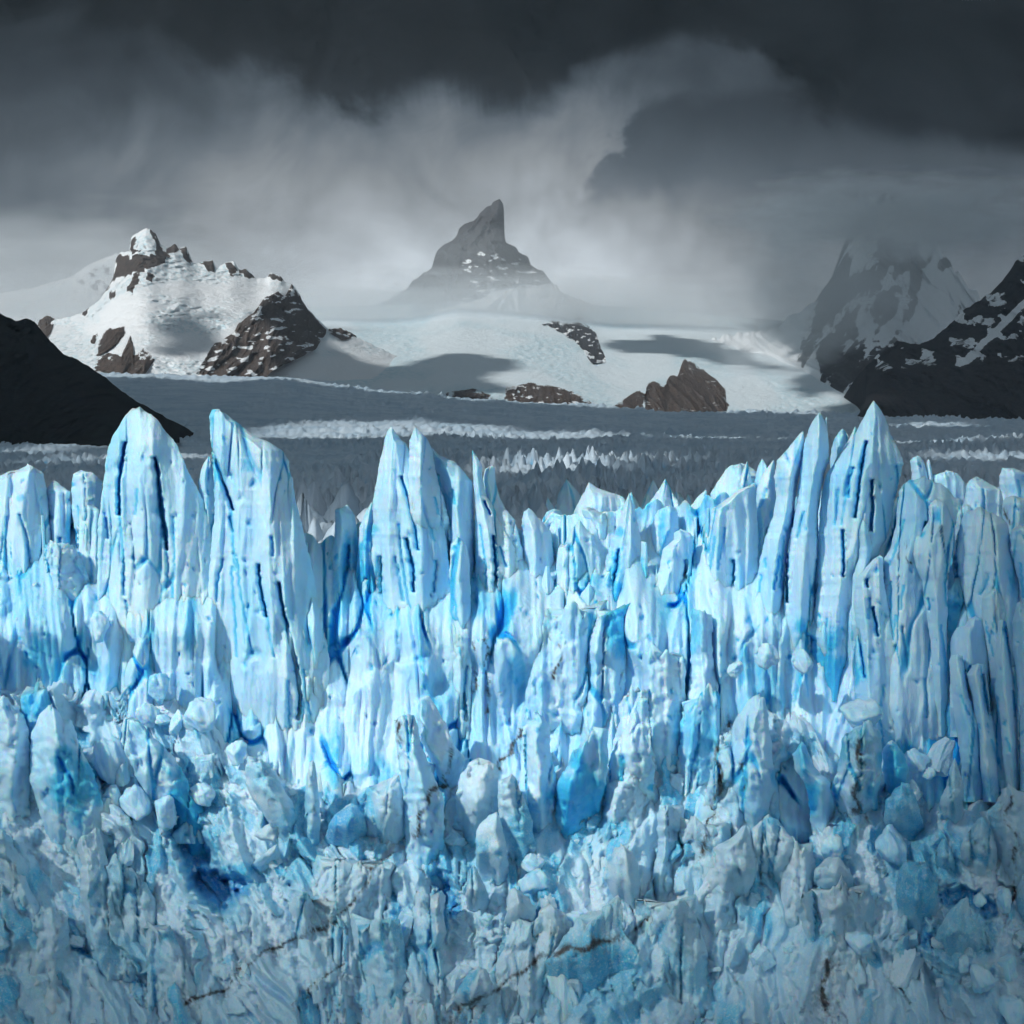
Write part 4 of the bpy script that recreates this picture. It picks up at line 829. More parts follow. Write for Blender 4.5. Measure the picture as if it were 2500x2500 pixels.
for i in range(60):
    px = rb.choice([rb.uniform(-40, 2540), rb.uniform(1150, 1900), rb.uniform(650, 930)])
    t0 = float(np.interp(px, *SKY_TOP)) + rb.uniform(-10, 150)
    blade('thin ice fin', 'ice_fin', 'ice fin', px, t0, rb.uniform(30, 95), rb.uniform(320, 520), rb.uniform(250.5, 259), rb.uniform(-0.06, 0.08), 'ice fins between the upper spires', rb, NEAR, 'squeezed beside', [0.04, 0.08, 0.2, 0.4], thick=rb.uniform(2.5, 5), blue0=rb.choice([0, 0.03, 0.06, 0.12, 0.2, 0.3]), rough=0.8)
for i in range(46):
    px = -60 + 2640 * (i + rb.uniform(0, 1)) / 46; t0 = rb.uniform(1400, 1800) + (110 if px < 700 or 880 < px < 1150 else 0)
    ln = np.interp(px, [0, 700, 1000, 1500, 2500], [0.16, 0.14, 0.02, -0.10, 0.03]) + rb.uniform(-0.05, 0.05)
    w_, h_ = rb.uniform(70, 190), rb.uniform(330, 520)
    if open_ground(px, t0, w_, 300) or 210 < px < 1330 or 2060 < px < 2340: continue
    blade('tall ice slab', 'ice_slab', 'ice slab', px, t0, w_, h_, float(YS(t0 + 150)) + rb.uniform(0.5, 3.5), float(ln), 'slabs low on the ice wall', rb, NEAR, 'low under', [0.25, 0.45, 0.7, 0.8], thick=rb.uniform(3, 5.5), blue0=rb.choice([0, 0.0, 0.05, 0.1, 0.18, 0.28]), rough=0.9)
for i in range(34):
    px = -60 + 2640 * (i + rb.uniform(0, 1)) / 34; t0 = rb.uniform(1840, 2300)
    ln = np.interp(px, [0, 700, 1000, 1500, 2500], [0.35, 0.25, 0.05, -0.15, -0.05]) + rb.uniform(-0.12, 0.12)
    w_, h_ = rb.uniform(110, 290), rb.uniform(240, 460)
    if open_ground(px, t0, w_ * 0.6, h_): continue
    blade('broken ice mass', 'ice_mass', 'ice mass', px, t0, w_, h_, float(YS(t0 + 110)) + rb.uniform(0.8, 2.4), float(ln), 'broken masses in the crushed ice apron', rb, LOW, 'below', [0.35, 0.55, 0.75], thick=rb.uniform(4, 7), blue0=rb.choice([0, 0.0, 0.04, 0.08, 0.16]), rough=1.25, mt=M_RUB)

# --- slabs and blocks breaking out of the apron
def B(label, L, Rr, r, off=-0.5, **k):
    L, Rr = dd(r, L), dd(r, Rr); ys = [p[1] for p in L + Rr]
    Y = float(YS(min(ys) * 0.45 + max(ys) * 0.55)) + off - 1.6
    k.setdefault('name', 'ice_slab'); k.setdefault('cat', 'ice slab'); k.setdefault('autoc', 0); k.setdefault('cap', 4); k.setdefault('res', 0.2); k.setdefault('sunk', True); k.setdefault('thick', 4.0); k.setdefault('mt', M_RUB if min(ys) > 1840 else M_ICE)
    if 'blue0' in k: k['blue0'] *= 0.6
    return S(label, Y, L, Rr, **k)
B('weathered grey ice column on the lower edge of the picture', "-60,20 -80,300 -80,700 -60,1000", "60,40 110,90 160,200 165,470 170,620 180,1000", 6, thick=4.5)
B('big leaning grey slab with a deep blue shaded underside', "270,60 225,90 172,210 168,470 205,600 300,900 400,1150", "320,60 360,90 402,150 440,260 520,420 560,560 620,700 700,950 760,1150", 6, thick=6, ridge=0.55, off=-1.0, patch=[(160, 1930, 55, 60, .7)], cracks=[CR(6, "330,340 400,470 420,560", 30, 1.5)])  # patch paints the slab's shaded side deep blue
B('tilted slab lying along the deep blue gorge', "700,120 685,200 690,300 780,480 880,650 1000,900", "800,130 900,250 1020,400 1090,560 1200,720 1300,850 1350,900", 6, thick=3.5, off=-1.2, ridge=0.7)
B('squared pale block at the base of the leaning spire', "1400,345 1375,420 1380,520 1450,640 1560,800 1600,900", "1480,345 1530,400 1590,500 1640,600 1700,760 1760,1000", 6, thick=4, off=-0.5, ridge=0.6, cracks=[CR(6, "1420,580 1480,680 1560,800", 22, 2)])
B('pointed slab beside the squared pale block', "1560,820 1480,720 1420,800 1400,950 1420,1050", "1562,822 1570,900 1540,1000 1500,1060", 6, thick=2.5)
B('thin upright ice flake next to the turquoise dome', "1740,360 1720,450 1710,620 1700,800 1720,1050", "1770,380 1790,560 1800,800 1780,1100", 6, thick=2.5, patch=[(775, 2080, 12, 50, .9)])
B('glowing turquoise ice dome under the blue cleft', "1932,600 1870,680 1830,760 1810,840 1830,900", "2010,610 2060,680 2070,800 2060,900", 6, thick=5, off=-1, blue0=0.5, cap=14, rough=0.35, autoc=0)
B('grey green ice boulder stained with silt by the dirty slab', "200,465 130,520 115,700 90,850 100,950", "290,475 325,540 340,700 330,950", 7, thick=5, off=-0.5, cap=12, rough=0.6, blue0=0.08)
B('dirty upright slab with dark veins', "300,118 278,160 290,300 320,450 340,700 350,1000 370,1250", "370,130 395,150 440,300 520,480 560,600 560,900 600,1250", 7, thick=5, off=-2, ridge=0.55, patch=[(1060, 2120, 40, 60, .55)])
B('smooth leaning ice blade beside the dirty slab', "425,0 405,100 430,250 500,400 560,510 580,700", "475,10 540,100 590,200 628,285 682,350 645,480 630,700", 7, thick=4, off=-0.8, ridge=0.25, blue0=0.12)
B('knobbly white block crowned with snow below the wall', "700,360 650,450 622,600 615,750 640,900", "810,345 865,375 870,520 860,700 820,900", 7, thick=4.5, off=-1, cap=6)
B('pale slab with a turquoise foot in the middle', "930,440 868,475 860,600 890,750 920,900 900,1150", "960,450 995,545 1042,640 1082,880 1050,1000 1000,1150", 7, thick=4, off=-1.6, patch=[(1275, 2030, 30, 55, .7)])
B('smooth dusky blue slab facing the middle', "850,650 760,720 738,800 740,950 800,1080 860,1170", "866,655 905,800 925,1000 900,1100 870,1172", 7, thick=3.2, off=-2.4, rough=0.4, blue0=0.2, ridge=0.7)
B('bright white ice column in the very middle', "1060,150 1018,180 1010,300 1020,500 1040,700 1075,850 1090,1000", "1120,110 1152,150 1160,300 1188,450 1182,700 1150,900 1130,1000", 7, thick=4, off=-0.4, cracks=[CR(7, "1018,200 1020,380 1025,560 1045,680", 12, 2)])
B('upper turquoise ice block with a snow white cap', "1310,245 1240,380 1190,500 1180,740 1200,870", "1480,245 1490,300 1480,450 1440,620 1420,800", 7, thick=5, off=-1.2, ridge=0.3, blue0=0.16, patch=[(1405, 1990, 50, 75, .75)], rough=0.5)
B('rough ice pillar leaning over the turquoise block', "1640,0 1590,150 1500,320 1470,480 1440,650 1440,800", "1700,0 1720,150 1740,400 1730,700 1720,850", 7, thick=4, off=-1, patch=[(1520, 1900, 14, 60, .7)], blue0=0.1)
B('smooth upright pale block in the lower middle', "1510,880 1470,930 1458,1010 1500,1110 1560,1260 1600,1350", "1590,850 1622,880 1652,960 1672,1200 1668,1350", 7, thick=4.5, off=-1.2, rough=0.3, ridge=0.65, blue0=0.1, cap=8)
B('wide smooth turquoise face near the bottom', "1330,1200 1200,1400 1130,1480 1110,1750 1180,1860", "1560,1330 1640,1420 1700,1600 1690,1800 1600,1860", 7, thick=3, off=-0.6, rough=0.3, blue0=0.35, cap=10, autoc=0, ridge=0.4)
B('faceted ice wedge under the dusky blue slab', "715,950 690,1050 680,1180 720,1260", "740,970 800,1080 830,1180 760,1290", 7, thick=2.5, off=-1.6)
B('folded pale slab between wedge and smooth face', "930,1080 910,1150 900,1300 920,1400", "1000,1080 1080,1200 1060,1300 1050,1400", 7, thick=3, off=-1.5)
B('clean ice slab above the dark dirt vein', "1090,1240 1060,1280 1050,1430 1060,1500", "1230,1200 1265,1280 1280,1400 1260,1500", 7, thick=3, off=-0.8, cap=6)
B('fan shaped snowy block over the dirt vein', "740,1520 660,1600 610,1700 600,1850", "800,1540 838,1620 835,1680 800,1850", 7, thick=3.5, off=-0.6, cap=6)
B('tall stained ice slab with brown streaks at the cave', "420,0 300,150 200,350 130,600 100,900 150,1000", "480,20 500,150 530,420 570,750 590,900 560,1000", 8, thick=5, off=-1.5, ridge=0.6, cracks=[CR(8, "350,400 345,560", 8, 1)])
B('overhanging ice head beside the dark blue cave', "660,285 632,320 650,420 700,480 730,640 740,780", "700,280 760,400 840,480 900,700 910,800", 8, thick=3.5, off=-3.0, cap=6)
B('dirt veined ice pillar topped with a snow boulder', "960,165 910,230 880,420 850,520 880,700 920,830", "1090,160 1125,210 1138,400 1110,600 1120,750 1060,840", 8, thick=5, off=-3, ridge=0.45, cap=6)
B('turquoise block shelved beside the dirt veined pillar', "1160,245 1135,290 1140,430 1150,560 1160,700", "1220,255 1265,330 1280,400 1250,560 1240,700", 8, thick=4, off=-0.8, patch=[(2175, 1880, 30, 40, .65)], blue0=0.12)
B('cracked turquoise block under the shelved one', "1190,520 1160,570 1140,700 1180,830", "1290,500 1340,620 1365,700 1370,830", 8, thick=4, off=-1.4, blue0=0.26, rough=0.5)
B('sharp little ice spire below the shaded buttress', "1540,345 1512,420 1498,510 1450,600 1440,750 1450,900", "1546,345 1560,400 1592,480 1592,700 1590,900", 8, thick=3.2, off=-1.2)
B('flat pale rectangular block by the fluted columns', "1690,680 1590,800 1568,900 1600,1060 1640,1150", "1730,690 1785,860 1780,1000 1750,1150", 8, thick=3.5, off=-1.2, cap=8)
B('knotted ice block beside the flat pale block', "1480,800 1440,860 1435,980 1460,1080", "1510,820 1548,930 1550,1040 1520,1090", 8, thick=3, off=-1, cap=6)
B('big turquoise angular block low in the rubble', "1300,930 1225,990 1210,1150 1240,1340 1300,1420", "1390,940 1440,1000 1455,1180 1440,1330 1400,1420", 8, thick=5, off=-1.4, blue0=0.34, rough=0.7, cap=8)
B('angular white slab jutting out under the cave', "370,735 280,800 185,845 170,960 110,1080 30,1200 20,1300", "378,738 420,800 440,950 400,1080 340,1190 220,1290", 8, thick=4.5, off=-1.2, ridge=0.45)
B('crinkled white slab under the overhanging head', "480,660 400,760 380,900 420,1050 480,1150", "520,670 600,760 700,860 720,960 650,1150", 8, thick=4, off=-1.5)
B('chunky clear block beside the crinkled slab', "800,900 750,950 745,1060 780,1150", "880,900 960,960 970,1080 900,1160", 8, thick=3.5, off=-1.2)
B('dirty grey ice wall corner at the lower frame edge', "1800,560 1720,650 1760,800 1790,1000 1800,1200", "1880,520 2000,600 2020,900 2020,1200", 8, thick=4, off=-1.2)
B('snowy mound rising by the shadowed lower corner', "1590,1130 1500,1210 1440,1330 1420,1450 1400,1600", "1620,1160 1640,1240 1720,1330 1800,1420 1850,1600", 8, thick=4, off=-1, cap=6)

# --- the apron of broken ice
GORGES = [(dd(6, "840,400 930,560 1000,680 1060,820 1120,950 1180,1060 1240,1130"), 48, 9.0), (dd(6, "1120,1040 1230,1060 1350,1070"), 36, 6.0), (dd(8, "640,440 650,560 660,740"), 52, 14.0), (dd(5, "450,1490 450,1560 470,1620"), 30, 7.0),
          (dd(5, "780,1480 800,1580 830,1700 880,1850"), 34, 6.0), (dd(8, "1500,1130 1600,1120 1680,1150 1740,1200"), 26, 4.0), (dd(6, "820,1590 870,1640 880,1680"), 20, 5.0), (dd(7, "540,1020 580,1120 620,1200"), 26, 3.0), (dd(8, "1330,1290 1390,1380"), 24, 3.5),
          (dd(7, "40,1000 120,1090 60,1200"), 16, 2.0), (dd(6, "400,1400 560,1470 760,1600"), 12, 2.0), (dd(7, "990,1300 1010,1350 1050,1330"), 30, 4.0), (dd(5, "850,1640 900,1760"), 24, 4.0), (dd(8, "1880,30 1890,140 1900,190"), 22, 4.0)]
def apron():
    nc, nr = 780, 400
    pxs = np.concatenate([np.linspace(-1100, -185, 70), np.linspace(-170, 2670, nc), np.linspace(2685, 3600, 70)])[None]; nc = pxs.shape[1]
    top = np.interp(pxs, [-170, 100, 350, 560, 800, 900, 1300, 1600, 1900, 2100, 2350, 2670], [1680, 1690, 1690, 1860, 1930, 1930, 1950, 1860, 1760, 1900, 1990, 1900])
    top = top + 40 * fbm(pxs / 90, 0.5, 4, 501)
    v = np.linspace(0, 1, nr)[:, None]; py = top + (2720 - top) * v; px = np.broadcast_to(pxs, py.shape)
    Y0 = YS(py) + 1.0
    X, Z = XZ(px, py, Y0)
    shear = np.interp(px, [-170, 700, 1100, 1500, 2700], [0.45, 0.5, 0.0, -0.12, -0.05])   # slabs lean with the flow
    xs = X + shear * (Z - 30) + 1.5 * perlin(X / 8, Z / 8, 511); zs = Z + 1.5 * perlin(X / 8, Z / 8, 512)
    # slabs and blocks lodged in crumbled ice
    fA, eA, rA = facet(xs / 7.5, zs / 15, 521, 1.0)
    wB = xs + 0.9 * perlin(X / 2.6, Z / 2.6, 513) + 0.25 * perlin(X / 0.8, Z / 0.8, 516)
    zB = zs + 1.2 * perlin(X / 2.6, Z / 2.6, 517) + 0.25 * perlin(X / 0.8, Z / 0.8, 518)
    fB, eB, rB = facet(wB / 3.0, zB / 8.5, 522, 1.15)
    slab = sstep(eB, 0.03, 0.20) * (rB > 0.55)
    fE, eE, rE = facet((wB + 0.2 * perlin(X, Z, 519)) / 1.25, zB / 3.0, 525, 1.3)
    small = sstep(eE, 0.06, 0.18) * (rE > 0.45) * (1 - slab)
    c1 = worley((X + 0.3 * perlin(X / 0.8, Z / 0.8, 514)) / 1.0, (Z + 0.3 * perlin(X / 0.8, Z / 0.8, 515)) / 0.95, 523)[0]
    c2 = worley((X + 0.1 * perlin(X / 0.3, Z / 0.3, 526)) / 0.42, Z / 0.40, 524)[0]
    crumb = (0.42 * c1 + 0.26 * c2) * sstep(fbm(X / 7, Z / 9, 3, 540), -0.2, 0.4) + 0.42 * fbm(X / 1.4, Z / 1.9, 5, 532, 0.68)
    lump = 1.5 * fbm(xs / 6, zs / 9, 4, 534, 0.55) + 0.7 * ridged(xs / 4, zs / 8, 3, 535)
    smooth = 0.07 * fbm(X / 0.8, Z / 1.3, 3, 536) + 0.16 * perlin(xs / 1.0, zs / 3.5, 537)
    y = 3.0 * fA + lump + slab * (-1.0 + 1.9 * fB + smooth) + small * (-0.55 + 0.9 * fE + 0.6 * smooth) + (1 - np.maximum(slab, small * 0.8) * 0.8) * crumb - 0.75 * (ridged(xs / 2.2, zs / 6.5, 3, 539, 0.55) - 0.8)
    clear = sstep(fbm(X / 8, Z / 10, 3, 533), -0.15, 0.4)
    bl = slab * (0.06 + 0.42 * (rB > 0.70) * clear + 0.12 * clear) + small * (0.05 + 0.3 * (rE > 0.75)) + 0.22 * sstep(0.06 - eB, 0, 0.05) * clear
    tn = np.clip(0.25 + 0.35 * slab + 0.2 * small + 0.3 * fbm(X / 6, Z / 8, 3, 538), 0, 1)
    fC = fE
    for p, w, dep in GORGES:
        xs_ = [q[0] for q in p]; ys_ = [q[1] for q in p]; mk = (px > min(xs_) - 90) & (px < max(xs_) + 90) & (py > min(ys_) - 90) & (py < max(ys_) + 90)
        wx = px[mk] + 9 * perlin(px[mk] / 18, py[mk] / 18, 541) + 5 * fC[mk]; wy = py[mk] + 9 * perlin(px[mk] / 18, py[mk] / 18, 542)
        d, a = segdist(wx, wy, p); g = sstep(w * 1.05 - d, 0, w * 0.55)
        y[mk] = y[mk] + 0.6 * dep * g; bl[mk] = np.maximum(bl[mk], 0.88 * g * (1 + 0.2 * perlin(px[mk] / 20, py[mk] / 40, 543)))
    bl = np.clip(np.maximum(bl, clear_ice(px, py)), 0, 1)
    Yf = Y0 + y
    V = np.stack([X * Yf / Y0, Yf, CZ + (Z - CZ) * Yf / Y0], -1)
    k = 12; tb = np.linspace(1, 0, k, endpoint=False)[:, None]     # the ledge running back to the wall
    Yt = Yf[0] + (262 - Yf[0]) * tb; Xt = V[0, :, 0] + 0 * tb; Zt = V[0, :, 2] + 2.0 * tb + 1.3 * fbm(Xt / 3, Yt / 3, 4, 551) * np.minimum(1, 6 * tb)
    V = np.concatenate([np.stack([Xt, Yt, Zt], -1), V], 0); padz = np.zeros((k, nc))
    o = link('broken_ice', V, grid_faces(nr + k, nc), M_RUB, {'blue': np.concatenate([padz, bl]), 'dirt': np.concatenate([padz, dirt_field(px, py)]), 'tone': np.concatenate([padz + 0.2, tn])})
    tag(o, 'apron of crushed blue and white ice at the foot of the front', 'broken ice', kind='stuff')
    return px, py, Yf
APX, APY, AY = apron()
def apron_Y(px, py):
    j = int(np.clip(np.searchsorted(APX[0], px), 0, APX.shape[1] - 1)); i = int(np.clip(np.searchsorted(APY[:, j], py), 0, APX.shape[0] - 1))
    return float(AY[i, j])

# --- boulders and loose chunks
def ico(n):
    bm = bmesh.new(); bmesh.ops.create_icosphere(bm, subdivisions=n, radius=1.0)
    V = np.array([v.co[:] for v in bm.verts]); F = np.array([[v.index for v in f.verts] for f in bm.faces]); bm.free(); return V, F
ICO4, ICO3 = ico(4), ico(3)
def chunk_shape(seed, base, p=16, rough=0.05, n=13):
    r = np.random.RandomState(seed); V, F = base
    N = r.normal(size=(n, 3)); N /= np.linalg.norm(N, axis=1)[:, None]; h = r.uniform(0.72, 1.0, n)
    rad = 1 / np.power(np.sum(np.maximum(V @ N.T / h, 0) ** p, 1), 1 / p)
    rad = np.clip(rad, 0.5, 1.3)
    W = V * rad[:, None]
    W = W * (1 + rough * (fbm(W[:, 0] * 2 + W[:, 2], W[:, 1] * 2 - W[:, 2], 4, seed))[:, None])
    return W, F
def block_mesh(seed):
    """a sharp-edged broken block"""
    r = np.random.RandomState(seed)
    c = np.array([(x, y, z) for x in (-1, 1) for y in (-1, 1) for z in (-1, 1)], float) * (1 + r.uniform(-0.42, 0.12, (8, 3)))
    e = r.uniform(-0.95, 0.95, (5, 3)); e[np.arange(5), r.randint(0, 3, 5)] = r.choice([-1.12, 1.12], 5)
    bm = bmesh.new()
    for p in np.concatenate([c, e]): bm.verts.new(p * 0.85)
    h = bmesh.ops.convex_hull(bm, input=bm.verts)
    bmesh.ops.delete(bm, geom=[v for v in bm.verts if not v.link_faces], context='VERTS')
    bmesh.ops.subdivide_edges(bm, edges=bm.edges[:], cuts=3, use_grid_fill=True); bmesh.ops.triangulate(bm, faces=bm.faces[:])
    P_ = np.array([v.co[:] for v in bm.verts]); k_ = 0.16 * fbm(P_[:, 0] * 2.2 + P_[:, 2], P_[:, 1] * 2.2 - P_[:, 2] * 0.7, 4, seed, 0.6)
    for v, q in zip(bm.verts, k_): v.co *= 1 + float(q)
    bm.verts.index_update(); V = np.array([v.co[:] for v in bm.verts]); F = np.array([[v.index for v in f.verts] for f in bm.faces]); bm.free()
    return V, F
def boulder(label, px, py, rx, ry, seed, blue=0.06, off=0.0):
    Y = min(apron_Y(px, py), float(YS(py))) - 0.8 + off
    k = KK / 2500 * Y
    W, F = chunk_shape(seed, ICO4, 26, 0.16, 10)
    X0, Z0 = XZ(px, py, Y)
    W = W * np.array([rx * k, (rx + ry) * 0.5 * k, ry * k])
    bl = np.clip(0.6 * blue + 0.12 * sstep(fbm(W[:, 0] / 1.5, W[:, 2] / 1.5 + W[:, 1] / 2, 3, seed + 1), 0.1, 0.5), 0, 1)
    o = link('ice_boulder', W, F, M_ICE, {'blue': bl, 'dirt': np.zeros(len(W)), 'tone': np.clip(0.3 + 0.5 * fbm(W[:, 0] / 1.2, W[:, 2] / 1.2, 3, seed + 2), 0, 1)})
    o.location = (float(X0), Y, float(Z0)); tag(o, label, 'ice boulder')
for i, (r, x, y, w, h, bl, lab) in enumerate([
    (6, 600, 380, 82, 112, .05, 'large upright ice boulder beside the big leaning slab'), (6, 768, 612, 76, 82, .05, 'round ice boulder at the brink of the blue gorge'),
    (6, 932, 640, 62, 82, .05, 'pitted white ice boulder poised above the blue gorge'), (6, 636, 568, 46, 66, .05, 'oblong ice boulder tucked beside the round one'),
    (6, 1128, 105, 84, 96, .05, 'faceted white ice boulder at the foot of the spires'), (6, 828, 92, 50, 66, .08, 'blocky ice boulder between faceted boulder and slanted slab'),
    (6, 990, 150, 36, 60, .05, 'narrow ice boulder leaning on the faceted one'), (6, 915, 130, 40, 30, .05, 'flat little ice boulder beside the blocky one'), (6, 890, 505, 28, 28, .0, 'small snowy knob above the round boulder'),
    (6, 690, 450, 34, 60, .1, 'bluish ice lump wedged behind the upright boulder'), (6, 1330, 320, 48, 60, .05, 'smooth rounded ice lump beside the squared pale block'), (6, 1130, 560, 55, 55, .05, 'snowy ice lump on the tilted slab'),
    (8, 1010, 112, 95, 82, .05, 'big snow boulder on top of the dirt veined pillar'), (8, 1330, 362, 52, 68, .05, 'rounded ice boulder above the turquoise blocks'), (8, 1396, 440, 28, 32, .05, 'little round ice ball below the rounded boulder'),
    (8, 852, 842, 46, 78, .15, 'upright bluish ice boulder under the cave'), (8, 1175, 840, 76, 105, .3, 'turquoise ice boulder in the rubble under the cracked block'), (8, 1010, 1385, 66, 72, .12, 'wet rounded ice boulder low in the rubble'),
    (8, 1310, 550, 40, 60, .1, 'wedge of clear ice leaning on the cracked turquoise block'), (8, 1690, 1150, 30, 36, .0, 'snow lump in the shadowed lower hollow'), (8, 1820, 1140, 36, 60, .0, 'crumbling snow lump near the lower frame edge'),
    (8, 1690, 1570, 60, 70, .1, 'grey ice boulder near the bottom corner'), (8, 1870, 1760, 70, 80, .1, 'dark rounded ice boulder in the bottom corner'), (5, 500, 1500, 62, 60, .0, 'tilted white ice boulder over a blue hole'),
    (5, 310, 1570, 38, 40, .0, 'small white ice boulder beside the blue hole'), (5, 690, 1530, 46, 54, .0, 'white ice lump above the bright blue gully'), (3, 560, 1330, 48, 70, .1, 'pale ice lump at the foot of the thin slat'),
    (3, 880, 1680, 60, 80, .3, 'blue hollowed ice lump below the rounded spire'), (7, 1030, 190, 30, 30, .0, 'snowball sized ice knob on the middle column'), (7, 1060, 940, 60, 46, .18, 'clear ice cube jammed beside the middle column'), (7, 1065, 1040, 70, 66, .25, 'glassy turquoise wedge under the clear cube'),
    (7, 450, 410, 46, 62, .12, 'grey ice lump stuck to the dirty slab'), (7, 800, 1250, 40, 36, .05, 'pale ice lump below the faceted wedge')]):
    q = dd(r, f"{x},{y}")[0]
    boulder(lab, q[0], q[1], w * 0.4348, h * 0.4348, 900 + i * 7, bl)
rg = random.Random(19)
blk = []
for i in range(8):
    W, F = block_mesh(1500 + i)
    cl_ = [0.0, 0.05, 0.0, 0.16, 0.0, 0.05, 0.12, 0.0][i]
    o = link('ice_block', W, F, M_RUB if i % 2 else M_ICE, {'blue': np.clip(cl_ + 0.2 * fbm(W[:, 0] * 2, W[:, 2] * 2, 2, i), 0, 1), 'dirt': np.zeros(len(W)), 'tone': np.clip(0.3 + 0.4 * fbm(W[:, 0] * 1.5, W[:, 1] + W[:, 2], 3, i + 50), 0, 1)}, smooth=False)
    blk.append((o.data, cl_)); bpy.data.objects.remove(o)
for i in range(56):
    px = -40 + 2580 * (i + rg.random()) / 56; py = 1900 + 620 * rg.random()
    if px < 600 or px > 1650: py -= 110
    if open_ground(px, py - 20, 30, 40): continue
    sz = rg.choice([0.7, 0.9, 1.1, 1.3, 1.6, 1.9]) * rg.uniform(0.8, 1.15); Y = apron_Y(px, py) + 0.45 * sz
    me_, cl_ = rg.choice(blk); o = bpy.data.objects.new('ice_block', me_); sc.collection.objects.link(o)
    X0, Z0 = XZ(px, py, Y); o.location = (float(X0), Y, float(Z0)); o.rotation_euler = (rg.uniform(-0.5, 0.5), rg.uniform(-0.6, 0.6), rg.uniform(0, 6.28))
    o.scale = (sz * rg.uniform(0.6, 1.0), sz * rg.uniform(0.6, 1.0), sz * rg.uniform(0.9, 1.7))
    tag(o, 'angular ice block', 'ice block', 'angular blocks in the crushed ice'); o.pop('label')
    later(o, px, hue(cl_), ('small' if sz < 1.35 else 'large') + ' angular ice block', 'close to' if py < 2150 else 'far below', LOW)
shapes = []
for i in range(6):
    W, F = block_mesh(1200 + i)
    me = link('ice_chunk', W, F, M_RUB, {'blue': np.full(len(W), [0.0, 0.05, 0.0, 0.1, 0.16, 0.0][i]), 'dirt': np.zeros(len(W)), 'tone': np.full(len(W), 0.3)}, smooth=False)
    shapes.append(me.data); bpy.data.objects.remove(me)
rg = random.Random(11)
for i in range(60):
    px = rg.uniform(-30, 2530); py = 1800 + 700 * rg.random() ** 0.8
    if 900 < px < 1500 and py < 1800: py += 250
    s = rg.choice([0.35, 0.4, 0.5, 0.6, 0.8]) * rg.uniform(0.7, 1.2); Y = apron_Y(px, py) - 0.25 * s
    si = rg.randrange(6); o = bpy.data.objects.new('ice_chunk', shapes[si]); sc.collection.objects.link(o)
    X0, Z0 = XZ(px, py, Y); o.location = (float(X0), Y, float(Z0)); o.rotation_euler = [rg.uniform(0, 6.28) for _ in range(3)]
    o.scale = (s * rg.uniform(0.7, 1.2), s * rg.uniform(0.7, 1.2), s * rg.uniform(0.8, 1.5))
    tag(o, 'small loose ice chunk', 'ice chunk', 'loose chunks on the crushed ice apron'); o.pop('label'); later(o, px, hue([0.0, 0.05, 0.0, 0.1, 0.16, 0.0][si]), ('small' if s < 0.5 else 'larger') + ' ice chunk', ('close to' if py < 2100 else 'far below'), LOW)

# --- seracs standing on the glacier just behind the front
def fin_mesh(seed):
    r = np.random.RandomState(seed); nr, nc = 26, 28
    t = np.linspace(0, 1, nr)[:, None]; a = np.linspace(0, 2 * np.pi, nc, endpoint=False)[None]
    w = (1 - t ** 1.3) * (1 + 0.25 * perlin(t * 4, seed + 0.5, 1)) + 0.01
    tw = r.uniform(-0.5, 0.5)
    X = np.cos(a) * w * 0.55 + tw * t ** 1.5 * 0.5; Y = np.sin(a) * w * 0.38; Z = t + 0 * a
    n = 0.16 * fbm(a * 1.5 + np.cos(a) * 2, t * 3, 3, seed) * w
    V = np.stack([X + np.cos(a) * n, Y + np.sin(a) * n, Z], -1)
    bl = np.clip(0.1 + 0.5 * perlin(a * 2, t * 2.5, seed + 4), 0, 0.8) * np.ones_like(X)
    o = link('serac', V, grid_faces(nr, nc, True, True), M_ICE, {'blue': bl, 'dirt': np.zeros(X.shape), 'tone': np.full(X.shape, 0.35)}); me = o.data; bpy.data.objects.remove(o); return me
fins = [fin_mesh(700 + i * 3) for i in range(8)]
for i in range(190):
    Y = 275 * (3.4 ** (rg.random() ** 1.1)); px = rg.uniform(620, 2560) if rg.random() < 0.85 else rg.uniform(-30, 620)
    if px < 1150 and Y < 420: Y += 250
    X0 = (px - 1250) / 2500 * KK * Y
    z0 = float(plain_base(np.array(px), np.array(Y))) - 2
    h = rg.uniform(7, 15) * (1.15 if px > 1350 else 0.8)
    o = bpy.data.objects.new('serac', rg.choice(fins)); sc.collection.objects.link(o)
    o.location = (X0, Y, z0); o.scale = (h * rg.uniform(0.5, 0.95), h * rg.uniform(0.7, 1.6), h); o.rotation_euler = (0, 0, rg.uniform(-0.6, 0.6))
    tag(o, 'pointed serac', 'serac', 'seracs on the glacier plain'); o.pop('label'); later(o, px, 'near' if Y < 330 else ('middling' if Y < 480 else ('distant' if Y < 680 else 'very distant')), 'pointed serac', 'beyond', NEAR)

